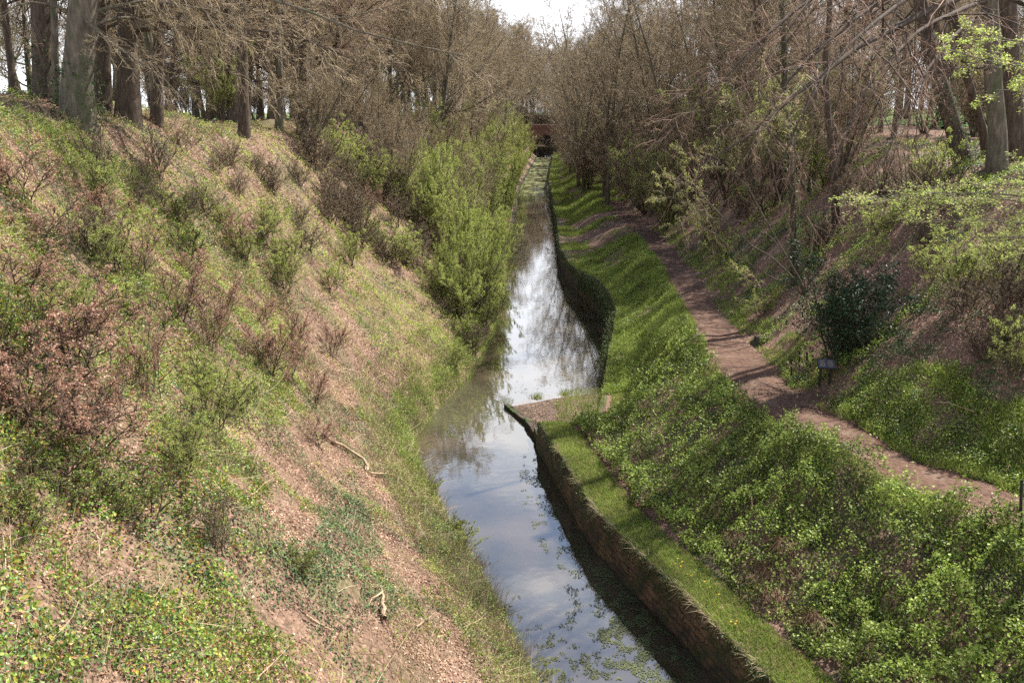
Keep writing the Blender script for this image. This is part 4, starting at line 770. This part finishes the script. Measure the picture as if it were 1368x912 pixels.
lay(A, scatter('R', 260, 2., 26, 8, 75, lambda x, y, o: np.where(x > pathx(y)+1.1, .4+.9*(fbm(x, y, 2.5, 3, 31) > .42), .25*(fbm(x, y, 1.5, 3, 32) > .55))), .06, .03)
lay(A, scatter('R', 200, 1, 22, 75, 220, lambda x, y, o: (x > pathx(y)+.8) | (fbm(x, y, 3, 3, 33) > .5)), .06, .03)
lay(A, scatter('R', 75, 4, 12, 8, 110, lambda x, y, o: (np.abs(x-pathx(y)) < 1.6)*(.25+.75*np.clip(np.abs(x-pathx(y))-.45, 0, 1))), .05, .012)
cover('fallen_leaves', A, 'litterr', 'reddish brown dead leaves under the trees of the right bank', 'leaf litter')
# ivy
A = Acc()
iv = lambda x, y, o: fbm(x, y, 1.5, 3, 41) > np.where(inside(lowleaf, x, y), .50, np.where(inside(midleft, x, y), .52, .57))
lay(A, scatter('L', 300, .3, 15, 5, 50, iv), .065, .10, clump=.25)
ivp = wpoly([(368,735),(440,725),(470,770),(440,790),(400,790)]); ivp2 = wpoly([(420,680),(470,665),(520,740),(480,765),(430,720)]); ivp3 = wpoly([(470,760),(520,765),(530,820),(480,815)]); ivp4 = wpoly([(600,700),(640,760),(660,810),(640,830),(590,740),(560,680)])
lay(A, scatter('L', 520, .3, 12, 10, 30, lambda x, y, o: inside(ivp, x, y, .15) | inside(ivp2, x, y, .15) | inside(ivp3, x, y, .15) | inside(ivp4, x, y, .15)), .065, .16, clump=.3)
cover('ivy', A, 'ivy', 'patches of dark glossy ivy trailing over the left bank', 'ivy')
A = Acc(); ivr = wpoly([(1100,500),(1150,470),(1230,420),(1290,400),(1368,440),(1400,520),(1300,520),(1230,480),(1150,520)])
lay(A, scatter('R', 420, 7, 26, 10, 55, lambda x, y, o: (x > pathx(y)+1.2) & ((fbm(x, y, 1.6, 3, 42) > .60) | (inside(ivr, x, y) & (fbm(x, y, .9, 3, 43) > .47)))), .075, .15, clump=.35)
cover('ivy', A, 'ivy', 'glossy ivy and fern patches on the shaded right bank', 'ivy')
# brambles and mixed low leaves
A = Acc()
lay(A, scatter('L', 900, .2, 16, 4, 45, lambda x, y, o: np.where(inside(lowleaf, x, y), .25+(fbm(x, y, 1.1, 3, 44) > .36)*.75, np.where(inside(midleft, x, y), .7*(fbm(x, y, 1.3, 3, 45) > .45),   .55*(fbm(x, y, 1.0, 3, 46) > .66)))), .062, .16, flat=False, clump=.5)
cover('brambles', A, 'bramble', 'yellow green bramble and mixed low leaves on the lower left bank', 'brambles')
A = Acc()
lay(A, scatter('L', 300, 1, 16, 20, 75, lambda x, y, o: .8*(fbm(x, y, 1.0, 3, 54) > .5)*~inside(litterzone, x, y)), .055, .25, flat=False, clump=.4)
lay(A, scatter('L', 480, .2, 16, 4, 60, lambda x, y, o: np.where(inside(bright, x, y), 1., np.where(inside(midleft, x, y), .8*(fbm(x, y, 1.2, 3, 47) > .47), .5*(fbm(x, y, .9, 3, 48) > .66)))), .05, .16, flat=False, clump=.35)
lay(A, scatter('L', 420, .1, 9, 42, 70, lambda x, y, o: .6*(fbm(x, y, 1.2, 3, 49) > .5)), .06, .3, flat=False, clump=.3)
cover('green_herbs', A, 'fresh', 'bright fresh herb layer glowing in the sun on the left bank', 'herbs')
# rough dry grass and stems by the left water edge
def bl(A, pts, h, wd, lean=.4):
    x, y, z, o = pts; A.add(*blades(np.stack([x, y, z], -1), h, lod(y, wd), lean)); return A
A = Acc(); bl(A, scatter('L', 260, 0, 2.4, 8, 46, lambda x, y, o: np.clip(1.1-o/2.6, 0, 1)*(fbm(x, y, 1.0, 3, 51) > .40)), .55, .016, .5)
bl(A, scatter('L', 90, .5, 13, 6, 50, lambda x, y, o: fbm(x, y, 1.2, 3, 52) > .56), .35, .014, .7)
cover('dry_grass', A, 'grassd', 'straw coloured dead grass and stems along the left water edge', 'dry grass')
A = Acc(); bl(A, scatter('L', 600, -.12, 1.3, 30, 95, lambda x, y, o: fbm(x, y, .7, 3, 57) > .45), .36, .018, .5); lay(A, scatter('L', 650, -.1, .9, 28, 70), .055, .4, flat=False, clump=.2); lay(A, scatter('L', 480, 0, 2.4, 8, 100, lambda x, y, o: fbm(x, y, .8, 3, 53) > .40), .05, .4, flat=False, clump=.3); cover('waterside_herbs', A, 'herb', 'green herbs growing through dead stems at the left water edge', 'herbs')
# grass and herbs of the right side
A = Acc()
ledge = lambda x, y, o: ((o < 1.35) & ((y < WEND) | (y > 42))) | ((y > 35) & (o < 3.2) & (y > 41) & (fbm(x, y, .8, 3, 61) > .35)) | ((y > 34) & (y < 42) & (o < 3) & (o > .5))
bl(A, scatter('R', 1500, .02, 4, 8, 42, ledge), .11, .022, .5)
bl(A, scatter('R', 1500, .05, 9, 105, 275, lambda x, y, o: fbm(x, y, 2.5, 3, 67) > .36), .3, .03, .5)
bl(A, scatter('R', 1200, .05, 8.5, 40, 110, lambda x, y, o: (x < pathx(y)-.8) & (fbm(x, y, 3.5, 3, 62) > np.interp(y, [40, 65, 75, 110], [.2, .3, .5, .5]))), .22, .024, .5)
bl(A, scatter('R', 700, 2, 14, 8, 80, lambda x, y, o: (np.abs(x-pathx(y)) > 1.0+.5*(fbm(x, y, .6, 2, 63)-.3)) & (np.abs(x-pathx(y)) < 1.0+3.2*fbm(x, y, 2.0, 3, 64)) & (fbm(x, y, 1.0, 3, 66) > .38)), .16, .022, .5)
verge = wpoly([(1070,560),(1120,520),(1230,490),(1330,520),(1400,560),(1400,680),(1290,650),(1180,610)])
bl(A, scatter('R', 900, 6, 20, 8, 45, lambda x, y, o: inside(verge, x, y) & (x > pathx(y)+1.1) & (fbm(x, y, 1.5, 3, 65) > .40)), .24, .024, .5)
cover('grass', A, 'grass', 'short green grass on the wall top and both verges of the path', 'grass')
mound = lambda x, y, o: (o > 1.45+.4*(fbm(x, y, .7, 2, 71)-.5)) & (x < pathx(y)-1.02-.4*(fbm(x, y, .6, 2, 72)-.2))
A = Acc(); lay(A, scatter('R', 1000, 1.2, 8.5, 8, 40, lambda x, y, o: mound(x, y, o)*(.3+.6*(fbm(x, y, 1.6, 3, 73) > .45))), .085, .30, flat=False, clump=1.0)
lay(A, scatter('R', 900, .0, 8, 40, 75, lambda x, y, o: (x < pathx(y)-1.0)*(.2+.8*(fbm(x, y, 1.8, 3, 74) > .42))), .055, .2, flat=False, clump=.5)
lay(A, scatter('R', 500, 6, 22, 8, 60, lambda x, y, o: (x > pathx(y)+1.15) & (inside(verge, x, y) | (fbm(x, y, 1.4, 3, 75) > .57))), .07, .25, flat=False, clump=.5)
cover('nettles', A, 'herb', 'thick nettles and leafy herbs between the wall ledge and the path', 'nettles')
A = Acc(); lay(A, scatter('R', 700, 1.1, 8.5, 8, 42, lambda x, y, o: mound(x, y, o)*.8*(fbm(x, y, 1.1, 3, 76) > .42)), .085, .3, flat=False, clump=.8, asp=.4)
lay(A, scatter('R', 300, 8, 22, 8, 50, lambda x, y, o: (x > pathx(y)+1.3) & inside(verge, x, y) & (fbm(x, y, .9, 3, 77) > .5)), .08, .3, flat=False, clump=.6)
cover('dark_herbs', A, 'herbd', 'darker long leaved herbs mixed through the nettle slope', 'herbs')
# growth over the basin wall
A = Acc(); n_ = 15000; y = rng.uniform(43, 66, n_); o = rng.normal(-.14, .2, n_); zt = wallz(y)
A.add(*leaves(np.stack([xr(y)+o, y, zt-1.5*rng.random(n_)**.8+.2], -1), .085)); 
n_ = 9000; y = rng.uniform(64, 150, n_); A.add(*leaves(np.stack([xr(y)+rng.normal(0, .15, n_), y, wallz(y)-.6+rng.random(n_)*.8], -1), .1))
n_ = 6000; y = rng.uniform(17, WEND, n_); y = y[fbm(y, 0*y, .7, 3, 90) > .45]; n_ = len(y); A.add(*leaves(np.stack([xr(y)+rng.normal(-.03, .08, n_), y, wallz(y)-.35*rng.random(n_)**2*1.6+.05], -1), .06))
cover('wall_creeper', A, 'herbd', 'dark creeper and ferns hanging over the canal wall tops', 'creeper')
A = Acc(); n_ = 2600; y = rng.uniform(17, WEND, n_); y = y[fbm(y, 0*y, .5, 3, 91) > .47]; n_ = len(y); x = xr(y)+rng.uniform(-.02, .2, n_); C = np.stack([x, y, wallz(y)+.03], -1)
V, F = blades(C, .26, .016, .5); V = V.reshape(-1, 4, 3); V[:, 2:, 2] -= rng.uniform(.0, .55, n_)[:, None]; V[:, 2:, 0] -= .16; A.add(V.reshape(-1, 3), F)
cover('hanging_grass', A, 'grassd', 'dead grass hanging over the edge of the near canal wall', 'dry grass')

A = Acc(); sticks(A, scatter('L', 14, .2, 16, 5, 60), .6, .6); sticks(A, scatter('L', 45, 0, 2.5, 8, 60, lambda x, y, o: fbm(x, y, .8, 3, 81) > .45), .7, 2.2); sticks(A, scatter('L', 16, 3, 15, 5, 50, lambda x, y, o: fbm(x, y, 1.5, 3, 82) > .5), .55, 2.5)
tag(A.build('dead_stems', M['twigl']), 'pale dead stems and fallen twigs tangled over the left bank', 'dead stems', kind='stuff')
A = Acc(); sticks(A, scatter('R', 10, 8, 24, 8, 60), .6, .6); sticks(A, scatter('R', 12, 1.4, 7, 8, 42, lambda x, y, o: mound(x, y, o)), .55, 2.5)
tag(A.build('dead_stems', M['twigr']), 'brown dead stems and fallen twigs on the right bank', 'dead stems', kind='stuff')

# ------------------------------------------------------------------ floating weed
def weed(px, n_, s0=.07, thr=.5, sc=.5, seed=0):
    P = np.array([at_z(u, v, .0) for u, v in px]); x0, y0 = P.min(0); x1, y1 = P.max(0); x = rng.uniform(x0, x1, n_); y = rng.uniform(y0, y1, n_)
    k = inside(P, x, y, .12) & (x > xl(y)) & (x < xr(y)-.02) & (fbm(x, y, sc, 4, seed) > thr); return x[k], y[k], s0
A = Acc()
for px, n_, s0, thr, sc in (([(690,640),(705,600),(730,610),(790,740),(860,830),(935,912),(700,912),(730,860),(760,800),(720,720)], 26000, .05, .56, .3),
    ([(785,740),(830,780),(930,890),(900,930),(800,912),(740,912),(800,850),(790,800)], 30000, .045, .52, .35),
    ([(563,600),(590,548),(640,500),(690,525),(680,545),(640,560),(600,590)], 16000, .045, .56, .3),
    ([(655,760),(700,800),(740,860),(790,912),(735,912),(700,840)], 4000, .045, .57, .3), ([(660,500),(800,505),(800,525),(700,530)], 2500, .05, .6, .4)):
    x, y, s0 = weed(px, n_, s0, thr, sc, 5); C = np.stack([x, y, .008+rng.random(len(x))*.012], -1); A.add(*leaves(C, s0, .8, flat=np.array([[0, 0, 4.]])))
x = rng.uniform(-8, 12, 26000); y = rng.uniform(80, 145, 26000); k = (x > xl(y)) & (x < xr(y)) & (fbm(x*.7, y*.16, 1.0, 4, 8) > .60); C = np.stack([x[k], y[k], .01+0*x[k]], -1); A.add(*leaves(C, .14, .8, flat=np.array([[0, 0, 4.]])))
tag(A.build('water_weed', M['moss']), 'mats of olive weed and leaves floating on the still water', 'water weed', kind='stuff')
# litter on the gravel apron and a few tufts
A = Acc(); n_ = 2600; P_ = np.array(poly); x = rng.uniform(P_[:, 0].min(), P_[:, 0].max(), n_); y = rng.uniform(P_[:, 1].min(), P_[:, 1].max(), n_); k = inside(P_, x, y, .03); x, y = x[k], y[k]
A.add(*leaves(np.stack([x, y, .24+np.clip((x-tipx)*.06, 0, .4)], -1), .07, flat=np.array([[0, 0, 3.]]))); tag(A.build('pebbles', M['litter']), kind='stuff', label='brown leaves and pebbles scattered over the gravel apron', cat='leaf litter')
A = Acc(); n_ = 5200; q_ = rng.uniform(0, 1, n_); y = rng.uniform(P_[:, 1].min(), P_[:, 1].max()-.3, n_); x = rng.uniform(P_[:, 0].min(), P_[:, 0].max()+.3, n_)
k = (x > tipx+1.5+1.6*fbm(x, y, .7, 3, 92)) & (x < xr(y)+.3); x, y = x[k], y[k]; C = np.stack([x, y, .22+np.clip((x-tipx)*.07, 0, .45)], -1); A.add(*blades(C, .2, .02, .5)); A.add(*leaves(C[::3]+[0, 0, .1], .06)); tag(A.build('grass', M['grass']), label='rough grass creeping over the bank end of the gravel apron', cat='grass', kind='stuff')
for u, v, lb in ((717, 532, 'small green grass tuft growing at the middle of the apron edge'), (754, 527, 'small green grass tuft near the bank on the apron edge')):
    x, y = at_z(u, v, .2); E = Acc(); n_ = 160; c = np.stack([rng.normal(0, .13, n_), rng.normal(0, .09, n_), 0*np.ones(n_)], -1); E.add(*blades(c, .3, .02, .5))
    o = E.build('grass_tuft', M['grass']); o.location = (x, y, .15); tag(o, lb, 'grass tuft')

# ------------------------------------------------------------------ information board, rail, post, stump
x, y, z = hit(1101, 517); Dn = y; z += .08
ib = empty('information_board', (x, y, z), math.radians(-8), 'small slate grey information board on two dark posts beside the path', 'sign')
def tobj(name, parts, mat, parent, bev=.006):
    A = Acc(); [A.add(*p) for p in parts]; o = A.build(name, mat, parent); m_ = o.modifiers.new('bevel', 'BEVEL'); m_.width = bev; m_.segments = 2; return o
for s_ in (-1, 1): tobj('post', [box((s_*.17, .02, .33), (.09, .09, .86))], M['timber'], ib)
M['panel'] = noise_mat('slate_grey_panel', [(.3,(.05,.053,.065)),(.7,(.075,.08,.10))], 5, 5, rough=.35)
tl = (math.radians(32), 0, 0)
tobj('frame', [box((0, 0, .80), (.64, .48, .035), tilt=tl)], M['timber'], ib)
pn = tobj('panel', [box((0, -.012, .822), (.60, .44, .012), tilt=tl)], M['panel'], ib, .002)
# faint lines of text on the panel
A = Acc(); Rm = np.array(Euler(tl).to_matrix())
for r_ in range(7):
    for c_ in range(2):
        v, f4 = box((0, 0, 0), (.20*rng.uniform(.7, 1), .012, .002)); v = (v+np.array([-.14+.27*c_, .13-.045*r_, .008]))@Rm.T+np.array([0, -.012, .822]); A.add(v, f4)
A.build('print', M['coping'], ib)
# rustic rail left of the board: leaning rails on short posts
bx_, by_, bz_ = hit(1068, 503)
rl = empty('rustic_fence', (bx_, by_, bz_), 0, 'rustic leaning wooden rails on short dark posts left of the board', 'fence')
def pole(name, p0, p1, r_, mat, par, org):
    P = np.linspace(np.array(p0), np.array(p1), 5)-np.array(org); P[1:-1] += rng.normal(0, .01, (3, 3)); return Acc().add(*tubes(P[None], (r_*np.linspace(1, .85, 5))[None], 8)).build(name, mat, par, smooth=True)
og = (bx_, by_, bz_)
for (u0, v0, u1, v1, r_) in ((1050,483,1074,500,.045),(1058,484,1079,500,.035),(1064,482,1084,501,.035),(1065,472,1088,492,.03),(1068,484,1080,496,.03)):
    pole('rail', at_d(u0, v0, by_+.1), at_d(u1, v1, by_-.1), r_, M['oldwood'], rl, og)
for u0, v0, v1 in ((1068, 469, 495), (1078, 471, 497), (1057, 480, 500)): pole('post', at_d(u0, v1+4, by_+.1), at_d(u0, v0, by_+.1), .04, M['timber'], rl, og)
b = hit(1360, 716); D = b[1]; t_ = at_d(1365, 642, D); bb = at_d(1365, 716, D); bb.z = float(ZR(bb.x, bb.y))-.2
o = empty('marker_post', bb, 0, 'thin black post beside the path at the right edge', 'post'); pole('shaft', (bb.x, bb.y, bb.z), (t_.x, t_.y, t_.z), .035, M['black'], o, tuple(bb)); Acc().add(*box((0, 0, t_.z-bb.z), (.09, .09, .03))).build('cap', M['black'], o)
x, y, z = hit(1018, 458); rg = np.random.default_rng(9)
A = Acc(); K = 7; prof = [(.50, -.1), (.44, .02), (.36, .12), (.34, .26), (.30, .30), (.05, .27)]
V = np.array([[(r_*math.cos(a)*(1+.18*math.sin(3*a+1)), r_*math.sin(a)*(1+.15*math.cos(2*a)), h_+.03*math.sin(5*a)) for a in np.linspace(0, 2*math.pi, 16, endpoint=False)] for r_, h_ in prof]); i = np.arange(V.shape[0]*16).reshape(-1, 16); nx = np.roll(i, -1, 1)
o = A.add(V, np.stack([i[:-1], nx[:-1], nx[1:], i[1:]], -1).reshape(-1, 4)).build('tree_stump', M['stone'], smooth=True); o.location = (x, y, z); tag(o, 'low mossy tree stump in the leaf litter right of the path', 'tree stump')

# ------------------------------------------------------------------ fallen branches
def fallen(name, label, pts, r_, subs=(), lift=.06, mat='branch'):
    Q = []
    for u, v in pts:
        x, y, z = hit(u, v); Q.append((x, y, z+lift+r_))
    Q = np.array(Q); og = Q[0].copy(); E = empty(name, og, 0, label, 'branch')
    def res(Q, K=16):
        s_ = np.concatenate([[0], np.cumsum(np.linalg.norm(np.diff(Q, axis=0), axis=1))]); f_ = np.linspace(0, s_[-1], K); return np.stack([np.interp(f_, s_, Q[:, k]) for k in range(3)], 1)-og+rng.normal(0, .015, (K, 3))
    P = res(Q); Acc().add(*tubes(P[None], (r_*np.linspace(1, .35, 16))[None], 7)).build('stem', M[mat], E, smooth=True)
    for sp in subs:
        q = []
        for u, v in sp:
            x, y, z = hit(u, v); q.append((x, y, z+lift+r_*.6))
        P = res(np.array(q), 8); Acc().add(*tubes(P[None], (r_*.5*np.linspace(1, .3, 8))[None], 6)).build('twig', M[mat], E, smooth=True)
    return E
fallen('fallen_branch', 'long crooked pale branch lying down the left bank towards the water', [(434,588),(470,606),(492,622),(490,636),(520,637),(545,648),(560,668),(572,690),(596,712)], .055, [[(528,640),(540,660),(551,672)], [(492,622),(488,630),(492,640)], [(572,690),(580,700),(565,706)]])
fallen('fallen_branch', 'short thick pale stick standing in the ivy near the foot of the left bank', [(514,835),(512,805),(508,790)], .05, [[(510,800),(498,808),(490,815)]], .12)
fallen('fallen_branch', 'straight bare pale stick lying on the soil below the ivy', [(408,828),(430,840),(448,851)], .03)
fallen('fallen_branch', 'thin pale stick lying above the bottom water edge', [(556,842),(570,832),(582,822)], .025)
fallen('fallen_branch', 'thin dead branch lying across the leaves near the path', [(1300,560),(1270,548),(1235,545)], .025, lift=.2)
# ------------------------------------------------------------------ dead bracken, dandelions
def bracken(u, v, s_, label):
    x, y, z = hit(u, v); n_ = 75; rg = np.random.default_rng(int(u)); az = rg.normal(3.9, .8, n_); d = np.stack([np.cos(az)*.8, np.sin(az)*.8, rg.uniform(-.2, .7, n_)], -1); st = rg.normal(0, .16, (n_, 3))*[1, 1, .3]
    K = 5; P = [st]
    for k in range(K-1): P.append(P[-1]+norm(d+np.array([0, 0, -.28*k])+rg.normal(0, .1, (n_, 3)))*rg.uniform(.12, .24, n_)[:, None]*s_)
    P = np.stack(P, 1); o = Acc().add(*tubes(P, np.full((n_, K), .007)*np.linspace(1, .5, K), 3)).build('dead_bracken', M['bracken']); o.location = (x, y, z+.25); tag(o, label, 'bracken')
for u, v, s_, lb in ((1050,735,1,'highest clump of reddish brown dead bracken on the nettle slope'), (1040,770,1.1,'middle clump of reddish brown dead bracken on the nettle slope'), (1030,800,.8,'small dead bracken clump left of the lowest one'), (1090,835,1.1,'lowest clump of reddish brown dead bracken on the nettle slope'), (985,725,.6,'small dead bracken clump nearest the grass ledge')): bracken(u, v, s_, lb)
PR['dand'] = empty('dandelion', (0, 0, -500), 0, '', 'flower', 'dandelions in the grass')
A = Acc(); th = np.linspace(0, 6.283, 7)[:-1]
for k in range(14): a = k*6.283/14; A.add([[0, 0, .12], [.012*math.cos(a-.3), .012*math.sin(a-.3), .125], [.038*math.cos(a), .038*math.sin(a), .128], [.012*math.cos(a+.3), .012*math.sin(a+.3), .125]], [[0,1,2,3]])
A.build('flower_head', M['yellow'], PR['dand']); Acc().add(*tubes(np.array([[[0,0,-.02],[0,0,.05],[0,0,.12]]]), np.full((1, 3), .004), 4)).build('stalk', M['fresh'], PR['dand'])
for u, v in ((806,597),(799,601),(805,608),(812,604),(819,632),(830,641),(801,595),(822,668),(842,654),(857,664),(868,672),(905,752),(911,757),(902,760),(909,763),(918,772),(923,775),(941,783),(948,790),(960,801),(976,838),(984,836),(982,841),(786,590),(780,578),(1245,703),(1250,700),(960,548),(948,557),(991,592),(996,589),(990,596)):
    x, y, z = hit(u, v); plant('dand', x, y, rng.uniform(.8, 1.15), 'small yellow dandelion flower in the grass', 'dandelions in the grass', sink=-.03, z=z)
